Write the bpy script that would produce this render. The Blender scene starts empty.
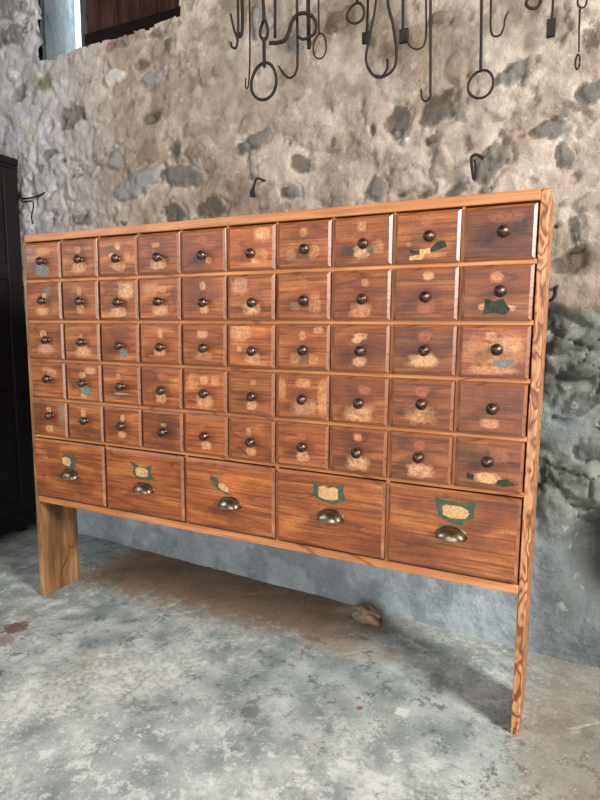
import bpy, bmesh, math, random
import numpy as np
from mathutils import Vector, Matrix
random.seed(7)
sc = bpy.context.scene
COL = sc.collection

# ------------------------------------------------------------------ helpers
def lin(r, g, b):
    f = lambda c: (c/255)/12.92 if c/255 <= .04045 else ((c/255+.055)/1.055)**2.4
    return (f(r), f(g), f(b), 1)

def link(o, parent=None):
    COL.objects.link(o)
    if parent is not None: o.parent = parent
    return o

def empty(name, loc=(0, 0, 0), rz=0):
    o = bpy.data.objects.new(name, None); o.location = loc; o.rotation_euler = (0, 0, rz)
    o.empty_display_size = .1
    return link(o)

def tag(o, label=None, cat=None, group=None, kind=None):
    if label: o['label'] = label
    if cat: o['category'] = cat
    if group: o['group'] = group
    if kind: o['kind'] = kind
    return o

class MB:
    """collects shapes into one mesh"""
    def __init__(s): s.v = []; s.f = []; s.m = []; s.sm = []
    def add(s, vs, fs, mi=0, smooth=False):
        b = len(s.v); s.v += [tuple(v) for v in vs]
        for f in fs: s.f.append(tuple(b+i for i in f)); s.m.append(mi); s.sm.append(smooth)
        return s
    def box(s, x0, x1, y0, y1, z0, z1, mi=0):
        v = [(x, y, z) for z in (z0, z1) for y in (y0, y1) for x in (x0, x1)]
        return s.add(v, [(0, 2, 3, 1), (4, 5, 7, 6), (0, 1, 5, 4), (2, 6, 7, 3), (0, 4, 6, 2), (1, 3, 7, 5)], mi)
    def lathe(s, prof, n=20, mi=0, axis='y'):
        vs = []
        for r, t in prof:
            for k in range(n):
                a = 2*math.pi*k/n
                c, d = r*math.cos(a), r*math.sin(a)
                vs.append((c, t, d) if axis == 'y' else (c, d, t))
        fs = []
        for i in range(len(prof)-1):
            for k in range(n):
                k2 = (k+1) % n
                fs.append((i*n+k, (i+1)*n+k, (i+1)*n+k2, i*n+k2))
        fs.append(tuple(range(n))); fs.append(tuple(range((len(prof)-1)*n, len(prof)*n))[::-1])
        return s.add(vs, fs, mi, True)
    def tube(s, pts, r, n=8, closed=False, r_end=None, mi=0):
        P = [Vector(p) for p in pts]; m = len(P); vs = []; prev = None
        for i, p in enumerate(P):
            a = P[(i-1) % m] if closed or i > 0 else p
            b = P[(i+1) % m] if closed or i < m-1 else p
            t = (b-a).normalized()
            if prev is None:
                u = t.orthogonal().normalized()
            else:
                u = (prev - t*prev.dot(t)); u = u.normalized() if u.length > 1e-6 else t.orthogonal().normalized()
            prev = u; w = t.cross(u)
            rr = r if r_end is None else r+(r_end-r)*i/(m-1)
            for k in range(n):
                g = 2*math.pi*k/n
                vs.append(p+u*(rr*math.cos(g))+w*(rr*math.sin(g)))
        fs = []
        for i in range(m if closed else m-1):
            j = (i+1) % m
            for k in range(n):
                k2 = (k+1) % n
                fs.append((i*n+k, i*n+k2, j*n+k2, j*n+k))
        if not closed:
            fs.append(tuple(range(n))[::-1]); fs.append(tuple(range((m-1)*n, m*n)))
        return s.add(vs, fs, mi, True)
    def prism(s, poly, y0, y1, mi=0):
        n = len(poly)
        vs = [(x, y0, z) for x, z in poly]+[(x, y1, z) for x, z in poly]
        fs = [tuple(range(n)), tuple(range(n, 2*n))[::-1]]+[(i, i+n, (i+1) % n+n, (i+1) % n) for i in range(n)]
        return s.add(vs, fs, mi)
    def prism_z(s, poly, z0, z1, mi=0):
        n = len(poly)
        vs = [(x, y, z0) for x, y in poly]+[(x, y, z1) for x, y in poly]
        return s.add(vs, [tuple(range(n)), tuple(range(n, 2*n))[::-1]]+[(i, i+n, (i+1) % n+n, (i+1) % n) for i in range(n)], mi)
    def mesh(s, name, mats):
        me = bpy.data.meshes.new(name); me.from_pydata(s.v, [], s.f)
        for m in (mats if isinstance(mats, (list, tuple)) else [mats]): me.materials.append(m)
        me.polygons.foreach_set('material_index', s.m); me.polygons.foreach_set('use_smooth', s.sm)
        bm = bmesh.new(); bm.from_mesh(me); bmesh.ops.recalc_face_normals(bm, faces=bm.faces); bm.to_mesh(me); bm.free()
        me.update(); return me
    def build(s, name, mats, parent=None, loc=(0, 0, 0), bevel=0, seg=2):
        o = bpy.data.objects.new(name, s.mesh(name, mats)); o.location = loc
        link(o, parent)
        if bevel:
            b = o.modifiers.new('bevel', 'BEVEL'); b.width = bevel; b.segments = seg; b.limit_method = 'ANGLE'; b.angle_limit = .6
        return o

def spline(pts, k=6):
    """Catmull-Rom through the points"""
    P = [Vector(p) for p in pts]
    if len(P) < 3: return P
    out = []
    for i in range(len(P)-1):
        p0 = P[i-1] if i else P[0]*2-P[1]; p1, p2 = P[i], P[i+1]
        p3 = P[i+2] if i+2 < len(P) else P[-1]*2-P[-2]
        L0 = max((p1-p0).length, 1e-5)**.5; L1 = max((p2-p1).length, 1e-5)**.5; L2 = max((p3-p2).length, 1e-5)**.5
        m1 = ((p1-p0)/L0-(p2-p0)/(L0+L1)+(p2-p1)/L1)*L1; m2 = ((p2-p1)/L1-(p3-p1)/(L1+L2)+(p3-p2)/L2)*L1
        for j in range(k):
            t = j/k; t2 = t*t; t3 = t2*t
            out.append(p1*(2*t3-3*t2+1)+m1*(t3-2*t2+t)+p2*(-2*t3+3*t2)+m2*(t3-t2))
    return out+[P[-1]]

# ------------------------------------------------------------------ node helpers
class NT:
    def __init__(s, mat): s.t = mat.node_tree; s.n = s.t.nodes; s.l = s.t.links
    def node(s, typ, **kw):
        n = s.n.new(typ)
        for k, v in kw.items(): setattr(n, k, v)
        return n
    def put(s, sock, val):
        if hasattr(val, 'is_output'): s.l.new(val, sock)
        elif val is not None: sock.default_value = val
    def math(s, op, a, b=None, c=None, clamp=False):
        n = s.node('ShaderNodeMath', operation=op, use_clamp=clamp)
        for i, v in enumerate((a, b, c)):
            if v is not None: s.put(n.inputs[i], v)
        return n.outputs[0]
    def vmath(s, op, a, b=None):
        n = s.node('ShaderNodeVectorMath', operation=op); s.put(n.inputs[0], a)
        if b is not None: s.put(n.inputs[1], b)
        return n.outputs['Value'] if op in ('LENGTH', 'DISTANCE', 'DOT_PRODUCT') else n.outputs[0]
    def noise(s, vec, scale=5, detail=4, rough=.55, dist=0, out=0):
        n = s.node('ShaderNodeTexNoise'); s.put(n.inputs['Vector'], vec)
        n.inputs['Scale'].default_value = scale; n.inputs['Detail'].default_value = detail
        n.inputs['Roughness'].default_value = rough; n.inputs['Distortion'].default_value = dist
        return n.outputs[out]
    def voro(s, vec, scale, feature='F1', out='Distance'):
        n = s.node('ShaderNodeTexVoronoi', feature=feature); s.put(n.inputs['Vector'], vec); n.inputs['Scale'].default_value = scale
        return n.outputs[out]
    def ramp(s, fac, stops, interp='LINEAR'):
        n = s.node('ShaderNodeValToRGB'); s.put(n.inputs[0], fac); cr = n.color_ramp; cr.interpolation = interp
        while len(cr.elements) < len(stops): cr.elements.new(.5)
        for e, (p, c) in zip(cr.elements, stops):
            e.position = p; e.color = c if not isinstance(c, (int, float)) else (c, c, c, 1)
        return n.outputs[0]
    def smooth(s, v, a, b):
        n = s.node('ShaderNodeMapRange', interpolation_type='SMOOTHSTEP'); s.put(n.inputs[0], v)
        n.inputs[1].default_value = a; n.inputs[2].default_value = b
        return n.outputs[0]
    def mix(s, fac, a, b, mode='MIX'):
        n = s.node('ShaderNodeMix', data_type='RGBA', blend_type=mode); n.clamp_factor = True
        s.put(n.inputs[0], fac); s.put(n.inputs[6], a); s.put(n.inputs[7], b)
        return n.outputs[2]
    def bump(s, h, strength=.3, dist=.01, normal=None):
        n = s.node('ShaderNodeBump'); n.inputs['Strength'].default_value = strength; n.inputs['Distance'].default_value = dist
        s.put(n.inputs['Height'], h)
        if normal is not None: s.put(n.inputs['Normal'], normal)
        return n.outputs[0]
    def sep(s, v):
        n = s.node('ShaderNodeSeparateXYZ'); s.put(n.inputs[0], v); return n.outputs
    def comb(s, x, y, z):
        n = s.node('ShaderNodeCombineXYZ'); s.put(n.inputs[0], x); s.put(n.inputs[1], y); s.put(n.inputs[2], z); return n.outputs[0]
    def attr(s, name, typ='OBJECT'):
        return s.node('ShaderNodeAttribute', attribute_type=typ, attribute_name=name).outputs
    def objco(s): return s.node('ShaderNodeTexCoord').outputs['Object']

def new_mat(name, rough=.6, metal=0, spec=.5):
    m = bpy.data.materials.new(name); m.use_nodes = True
    b = m.node_tree.nodes['Principled BSDF']
    b.inputs['Roughness'].default_value = rough; b.inputs['Metallic'].default_value = metal
    b.inputs['Specular IOR Level'].default_value = spec
    return m, NT(m), b

def wood_sockets(t, vec, axis, seed, freq=1.0, rings=9.0, along=1.5):
    """pine figure: (ring pattern 0..1, fibre noise 0..1, soft tone 0..1); axis = grain direction"""
    sx = [9*freq]*3; sx[axis] = along*freq
    fx = [170]*3; fx[axis] = 5
    off = t.vmath('MULTIPLY', t.comb(seed, seed, seed), (3.17, 1.73, 5.31))
    n1 = t.noise(t.vmath('ADD', t.vmath('MULTIPLY', vec, tuple(sx)), off), 1, 1.5, .4, .25)
    ring = t.math('PINGPONG', t.math('MULTIPLY', n1, rings), 1.0)
    fib = t.noise(t.vmath('ADD', t.vmath('MULTIPLY', vec, tuple(fx)), off), 1, 3, .6)
    tone = t.noise(t.vmath('ADD', t.vmath('MULTIPLY', vec, (7, 7, 7)), off), 1, 3, .6)
    return ring, fib, tone

def wood(name, dark, mid, light, axis=0, freq=1.0, rings=9.0, rough=.45, seed=1.0, spec=.4, grime=.35, stops=None, streak=0, along=1.5):
    m, t, b = new_mat(name, rough, 0, spec)
    v = t.objco()
    ring, fib, tone = wood_sockets(t, v, axis, seed, freq, rings, along)
    c = t.ramp(ring, [(p, dict(l=light, m=mid, d=dark)[k]) for p, k in (stops or ((0, 'l'), (.55, 'm'), (.9, 'm'), (1, 'd')))])
    c = t.mix(t.math('MULTIPLY', t.smooth(fib, .42, .7), .45), c, dark)
    c = t.mix(t.math('MULTIPLY', t.smooth(tone, .5, .75), grime), c, dark, 'MIX')
    if streak:
        s3 = [16]*3; s3[axis] = 1.6
        st = t.noise(t.vmath('MULTIPLY', v, tuple(s3)), 1, 4, .6)
        c = t.mix(t.math('MULTIPLY', t.smooth(st, .42, .66), streak), c, dark)
    t.put(b.inputs['Base Color'], c)
    t.put(b.inputs['Normal'], t.bump(t.math('ADD', fib, t.math('MULTIPLY', ring, .4)), .22, .002))
    return m
E_RIGHT, E_LEFT, E_DOOR, E_WIN, SKY, EXPO = 315, 62, 110, 5, 3.0, -0.22
# ------------------------------------------------------------------ materials
def blob_group():
    """one irregular worn patch: centre, half size, colour, strength -> mixed colour"""
    g = bpy.data.node_groups.new('worn_patch', 'ShaderNodeTree')
    I = g.interface
    for nm, ty in (('Base', 'NodeSocketColor'), ('P', 'NodeSocketVector'), ('Fine', 'NodeSocketFloat'), ('Box', 'NodeSocketVector'), ('RZ', 'NodeSocketFloat'), ('Colour', 'NodeSocketColor'), ('Strength', 'NodeSocketFloat')):
        I.new_socket(nm, in_out='INPUT', socket_type=ty)
    I.new_socket('Out', in_out='OUTPUT', socket_type='NodeSocketColor')
    class H: pass
    h = H(); h.node_tree = g
    t = NT(h)
    gi = t.node('NodeGroupInput').outputs; go = t.node('NodeGroupOutput')
    p = t.sep(gi['P']); bx = t.sep(gi['Box'])
    dx = t.math('ABSOLUTE', t.math('DIVIDE', t.math('SUBTRACT', p[0], bx[0]), bx[2]))
    dz = t.math('ABSOLUTE', t.math('DIVIDE', t.math('SUBTRACT', p[2], bx[1]), gi['RZ']))
    d = t.math('POWER', t.math('ADD', t.math('POWER', dx, 3.0), t.math('POWER', dz, 3.0)), 1/3)
    d = t.math('ADD', d, t.math('MULTIPLY', t.math('SUBTRACT', gi['Fine'], .5), 1.7))
    m = t.math('MULTIPLY', t.math('SUBTRACT', 1.0, t.smooth(d, .72, 1.12)), t.math('MULTIPLY', gi['Strength'], t.math('ADD', .38, t.math('MULTIPLY', .62, t.smooth(gi['Fine'], .36, .6)))), clamp=True)
    o = t.mix(m, gi['Base'], gi['Colour'])
    t.l.new(o, go.inputs[0])
    return g
BLOB = blob_group()

def drawer_material():
    m, t, b = new_mat('stained_drawer_pine', .42, 0, .45)
    v = t.objco()
    seed = t.attr('seed')['Fac']; tone_a = t.attr('tone')['Fac']; warm = t.attr('warm')['Fac']
    ring, fib, tone = wood_sockets(t, v, 0, seed, 1.15, 8)
    A, B_, C_ = lin(74, 36, 17), lin(151, 84, 41), lin(184, 112, 58)
    c = t.ramp(ring, [(0, C_), (.45, B_), (.9, B_), (1, lin(116, 58, 26))])
    c = t.mix(t.math('MULTIPLY', t.smooth(fib, .45, .66), .62), c, A)
    fib2 = t.noise(t.vmath('ADD', t.vmath('MULTIPLY', v, (9, 75, 75)), t.comb(seed, seed, seed)), 1, 4, .65)
    c = t.mix(t.math('MULTIPLY', t.smooth(fib2, .5, .68), .5), c, lin(98, 52, 28))
    c = t.mix(t.math('MULTIPLY', t.smooth(fib2, .46, .3), .35), c, lin(208, 132, 70))
    c = t.mix(t.math('MULTIPLY', t.smooth(tone, .46, .68), .62), c, lin(92, 48, 26))
    # hue and depth of stain differ from drawer to drawer
    c = t.mix(warm, c, t.mix(1.0, c, lin(255, 196, 140), 'MULTIPLY'))
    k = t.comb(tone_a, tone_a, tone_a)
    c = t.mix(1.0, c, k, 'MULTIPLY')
    P = t.sep(v)
    hs = t.attr('half')['Vector']; hh = t.sep(hs)
    pn = t.comb(t.math('DIVIDE', P[0], hh[0]), 0.0, t.math('DIVIDE', P[2], hh[1]))
    soff = t.comb(seed, seed, seed)
    n1 = t.noise(t.vmath('ADD', t.vmath('MULTIPLY', v, (75, 75, 75)), soff), 1, 4, .65)
    # old hand grime round the knob
    kd = t.vmath('LENGTH', t.vmath('SUBTRACT', pn, t.comb(t.attr('knob_x')['Fac'], 0.0, t.attr('knob_z')['Fac'])))
    grime = t.math('MULTIPLY', t.math('SUBTRACT', 1.0, t.smooth(t.math('ADD', kd, t.math('MULTIPLY', n1, .3)), .2, .85)), .45)
    c = t.mix(grime, c, lin(78, 38, 24))
    for i in range(6):
        a = t.attr('patch%d' % i); e = t.attr('patch%d_colour' % i)
        g = t.node('ShaderNodeGroup'); g.node_tree = BLOB
        t.put(g.inputs['Base'], c); t.put(g.inputs['P'], pn); t.put(g.inputs['Fine'], n1)
        t.put(g.inputs['Box'], a['Vector']); t.put(g.inputs['RZ'], a['Alpha'])
        t.put(g.inputs['Colour'], e['Color']); t.put(g.inputs['Strength'], e['Alpha'])
        c = g.outputs[0]
    speck = t.noise(v, 260, 2, .6)
    c = t.mix(t.math('MULTIPLY', t.smooth(speck, .54, .68), .55), c, lin(70, 36, 22))
    t.put(b.inputs['Base Color'], c)
    t.put(b.inputs['Roughness'], t.math('ADD', .36, t.math('MULTIPLY', n1, .25)))
    t.put(b.inputs['Normal'], t.bump(t.math('ADD', fib, t.math('MULTIPLY', n1, .8)), .2, .002))
    return m
M_DRAWER = drawer_material()
M_EDGE = wood('worn_drawer_edge', lin(92, 50, 28), lin(134, 80, 46), lin(164, 106, 66), 0, 1.5, 6, .36, 1.0, 1.0)
M_RAIL = wood('rail_pine', lin(126, 66, 34), lin(186, 118, 68), lin(204, 138, 86), 0, 1.2, 7, .45, 2.0, .4, .3)
M_DIV = wood('divider_pine', lin(112, 60, 32), lin(166, 104, 62), lin(188, 126, 80), 2, 1.2, 7, .5, 2.6, .3, .3)
M_SIDE = wood('side_panel_pine', lin(112, 62, 36), lin(166, 108, 66), lin(196, 142, 96), 2, 4.6, 10, .45, 3.3, .4, .25, ((0, 'l'), (.3, 'l'), (.62, 'm'), (.86, 'd'), (1, 'd')), 0, 3.6)
M_SIDEL = wood('side_panel_shaded_pine', lin(74, 46, 28), lin(150, 108, 68), lin(176, 134, 90), 2, 1.6, 7, .5, 5.1, .35, .5, None, .75)  # dark streaks paint in both stains and the cabinet's shadow on this panel
M_INNER = wood('inner_carcass_wood', lin(60, 34, 20), lin(110, 66, 40), lin(130, 82, 50), 2, 1.2, 6, .7, 4.0)
M_TOP = wood('top_board_pine', lin(124, 68, 36), lin(172, 108, 62), lin(190, 126, 76), 0, 1.3, 8, .42, 8.0, .4, .3)

def metal(name, c1, c2, rough, metal_=1.0, scale=60):
    m, t, b = new_mat(name, rough, metal_)
    v = t.objco(); n = t.noise(v, scale, 4, .6)
    t.put(b.inputs['Base Color'], t.mix(t.smooth(n, .35, .7), c1, c2))
    t.put(b.inputs['Roughness'], t.math('ADD', rough-.1, t.math('MULTIPLY', n, .25)))
    t.put(b.inputs['Normal'], t.bump(n, .15, .001))
    return m
M_KNOB = metal('dark_bronze', lin(70, 54, 46), lin(112, 92, 80), .34, .85, 90)
M_CUP = metal('aged_nickel', lin(146, 134, 112), lin(92, 82, 66), .3, 1.0, 50)
M_IRON = metal('rusty_iron', lin(22, 15, 13), lin(40, 24, 18), .85, 0, 80)
M_IRON2 = metal('black_iron', lin(14, 11, 11), lin(24, 18, 16), .8, 0, 80)

def paper(name, c1, c2, ink, amount):
    m, t, b = new_mat(name, .8, 0, .2)
    v = t.objco()
    n = t.noise(v, 70, 4, .6); n2 = t.noise(t.vmath('MULTIPLY', v, (1, 1, 1.8)), 330, 2, .5)
    c = t.mix(t.smooth(n, .4, .66), c1, c2)
    c = t.mix(t.math('MULTIPLY', t.smooth(n2, .55, .62), amount), c, ink)
    t.put(b.inputs['Base Color'], c)
    t.put(b.inputs['Normal'], t.bump(n, .3, .001))
    return m
M_GREEN = paper('green_label_paper', lin(58, 76, 60), lin(76, 90, 70), lin(92, 70, 44), .5)
M_CREAM = paper('cream_label_paper', lin(204, 164, 114), lin(184, 142, 96), lin(110, 68, 40), .8)
M_TEAL = paper('blue_green_label_paper', lin(88, 102, 102), lin(116, 122, 116), lin(180, 146, 110), .7)
M_DGREEN = paper('dark_green_label_paper', lin(38, 52, 40), lin(52, 62, 48), lin(110, 74, 44), .45)

def wall_material():
    m, t, b = new_mat('lime_plaster_and_stone', .92, 0, .2)
    v = t.objco()
    c = t.attr('albedo', 'GEOMETRY')['Color']
    n1 = t.noise(v, 14, 6, .62); n2 = t.noise(v, 75, 5, .65); n3 = t.noise(v, 150, 3, .6)
    f = t.math('MULTIPLY', t.math('ADD', .66, t.math('MULTIPLY', n1, .68)), t.math('ADD', .72, t.math('MULTIPLY', n2, .56)))
    c = t.mix(1.0, c, t.comb(f, f, f), 'MULTIPLY')
    spots = t.math('MULTIPLY', t.smooth(t.noise(v, 42, 3, .5), .66, .76), .3)
    c = t.mix(spots, c, lin(92, 78, 66))
    chalk = t.math('MULTIPLY', t.smooth(t.noise(v, 26, 4, .6), .6, .72), .35)
    c = t.mix(chalk, c, lin(205, 194, 182))
    t.put(b.inputs['Base Color'], c)
    h = t.math('ADD', t.math('MULTIPLY', n1, 1.0), t.math('ADD', t.math('MULTIPLY', n2, .8), t.math('MULTIPLY', n3, .2)))
    t.put(b.inputs['Normal'], t.bump(h, .5, .012))
    return m
M_WALL = wall_material()

def plain_plaster():
    m, t, b = new_mat('rough_barn_plaster', .9, 0, .2)
    v = t.objco(); n = t.noise(v, 4, 6, .6)
    t.put(b.inputs['Base Color'], t.ramp(n, [(.3, lin(112, 104, 96)), (.7, lin(160, 148, 134))]))
    t.put(b.inputs['Normal'], t.bump(n, .5, .03))
    return m
M_PLAIN = plain_plaster()

def reveal_mat():
    m, t, b = new_mat('smooth_grey_reveal_plaster', .9, 0, .2)
    v = t.objco(); n = t.noise(v, 9, 6, .65)
    t.put(b.inputs['Base Color'], t.ramp(n, [(.3, lin(54, 60, 62)), (.52, lin(82, 89, 90)), (.75, lin(112, 118, 117))]))
    t.put(b.inputs['Normal'], t.bump(t.noise(v, 40, 5, .6), .4, .01))
    return m
M_REVEAL = reveal_mat()

def floor_material():
    m, t, b = new_mat('worn_concrete', .7, 0, .3)
    v = t.objco()
    P = t.sep(v)
    warp = t.vmath('ADD', v, t.vmath('MULTIPLY', t.noise(v, 2.6, 3, .6, 0, 1), (.35, .35, 0)))
    big = t.noise(warp, 1.9, 5, .6); mid = t.noise(v, 8, 10, .76, 0); fine = t.noise(v, 60, 4, .7); grit = t.noise(v, 190, 2, .6)
    c = t.ramp(mid, [(.3, lin(88, 98, 96)), (.44, lin(136, 145, 143)), (.56, lin(172, 179, 176)), (.7, lin(214, 218, 212))])
    det = t.noise(v, 32, 8, .78, 0)
    c = t.mix(t.math('MULTIPLY', t.smooth(det, .5, .6), .62), c, lin(104, 110, 106))
    c = t.mix(t.math('MULTIPLY', t.smooth(det, .47, .38), .6), c, lin(204, 208, 202))
    # chalky worn white areas
    w = t.smooth(t.math('ADD', t.math('MULTIPLY', big, .62), t.math('MULTIPLY', mid, .38)), .46, .6)
    w = t.math('MULTIPLY', w, t.smooth(fine, .3, .6))
    c = t.mix(t.math('MULTIPLY', w, .55), c, lin(214, 214, 206))
    # dark damp blotches
    dk = t.smooth(t.noise(t.vmath('ADD', warp, (7, 3, 0)), 3.6, 5, .65), .54, .68)
    c = t.mix(t.math('MULTIPLY', dk, .4), c, lin(96, 100, 96))
    # ochre stains
    oc = t.smooth(t.noise(t.vmath('ADD', v, (2, 9, 0)), 2.3, 4, .6), .55, .72)
    c = t.mix(t.math('MULTIPLY', oc, .6), c, lin(140, 124, 98))
    crust = t.noise(v, 15, 12, .82, 0)
    where = t.smooth(t.noise(t.vmath('ADD', warp, (3, 1, 0)), 2.2, 4, .6), .42, .58)
    c = t.mix(t.math('MULTIPLY', t.math('MULTIPLY', t.smooth(crust, .525, .56), where), .6), c, lin(218, 219, 212))
    c = t.mix(t.math('MULTIPLY', t.math('MULTIPLY', t.smooth(crust, .462, .43), t.math('SUBTRACT', 1.15, where)), .6), c, lin(82, 88, 84))
    # brown tint on the floor along the foot of the wall
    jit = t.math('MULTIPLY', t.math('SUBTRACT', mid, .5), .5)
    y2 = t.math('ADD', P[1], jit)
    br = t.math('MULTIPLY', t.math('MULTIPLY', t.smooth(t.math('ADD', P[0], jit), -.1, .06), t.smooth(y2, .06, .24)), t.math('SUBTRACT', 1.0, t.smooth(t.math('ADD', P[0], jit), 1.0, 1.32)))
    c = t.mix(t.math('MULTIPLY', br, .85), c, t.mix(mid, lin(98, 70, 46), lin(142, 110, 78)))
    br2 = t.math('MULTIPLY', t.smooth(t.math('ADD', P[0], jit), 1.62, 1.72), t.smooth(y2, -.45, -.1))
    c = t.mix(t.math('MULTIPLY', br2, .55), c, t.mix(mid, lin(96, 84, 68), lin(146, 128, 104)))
    # a few marks of their own: red-brown stain, white drips
    for (x, y, r, col, s) in ((.115, -.20, .045, lin(104, 66, 56), .8), (.15, -.27, .04, lin(110, 70, 60), .6), (1.387, -.04, .022, lin(214, 212, 202), .85),
                              (1.28, -.075, .01, lin(120, 70, 60), .8), (.30, -.62, .03, lin(196, 150, 142), .4), (1.03, -.22, .03, lin(90, 92, 88), .6), (1.9, -.18, .05, lin(60, 70, 68), .8)):
        d = t.vmath('DISTANCE', t.comb(P[0], P[1], 0.0), (x, y, 0))
        d = t.math('ADD', d, t.math('MULTIPLY', t.math('SUBTRACT', fine, .5), r*1.6))
        c = t.mix(t.math('MULTIPLY', t.math('SUBTRACT', 1.0, t.smooth(d, r*.6, r*1.1)), s), c, col)
    c = t.mix(t.math('MULTIPLY', t.smooth(grit, .62, .74), .5), c, lin(62, 62, 58))
    c = t.mix(t.math('MULTIPLY', t.smooth(t.noise(v, 120, 2, .5), .66, .74), .6), c, lin(220, 220, 212))
    # scratches
    sc_ = t.noise(t.vmath('MULTIPLY', t.vmath('ADD', t.vmath('MULTIPLY', t.comb(t.math('ADD', P[0], P[1]), t.math('SUBTRACT', P[1], P[0]), 0.0), (1, 14, 1)), t.vmath('MULTIPLY', t.noise(v, 3, 2, .5, 0, 1), (1.5, 1.5, 0))), (1, 1, 1)), 1.7, 3, .6)
    c = t.mix(t.math('MULTIPLY', t.smooth(sc_, .64, .72), .3), c, lin(214, 212, 204))
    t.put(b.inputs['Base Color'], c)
    t.put(b.inputs['Roughness'], t.math('ADD', .5, t.math('MULTIPLY', mid, .4)))
    h = t.math('ADD', t.math('MULTIPLY', mid, .8), t.math('ADD', t.math('MULTIPLY', fine, .35), t.math('MULTIPLY', grit, .15)))
    t.put(b.inputs['Normal'], t.bump(h, .4, .01))
    return m
M_FLOOR = floor_material()

M_WARD = wood('black_brown_oak', lin(8, 5, 5), lin(15, 8, 8), lin(21, 11, 10), 2, 1.5, 8, .6, 6.0, .3)
M_SHUT = wood('dark_shutter_board', lin(30, 18, 15), lin(66, 43, 36), lin(86, 60, 50), 2, 1.5, 8, .8, 9.0, .15)
M_SHUTR = wood('dark_shutter_rail', lin(14, 9, 8), lin(30, 19, 17), lin(40, 26, 22), 0, 1.5, 6, .8, 12.0, .15)
M_FRAME = wood('grey_weathered_frame', lin(50, 52, 54), lin(76, 80, 82), lin(92, 96, 98), 2, 1.5, 6, .8, 10.0, .2)
M_CEIL = wood('ceiling_boards', lin(60, 44, 34), lin(98, 76, 58), lin(118, 94, 72), 1, .6, 8, .8, 11.0, .2)

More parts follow.
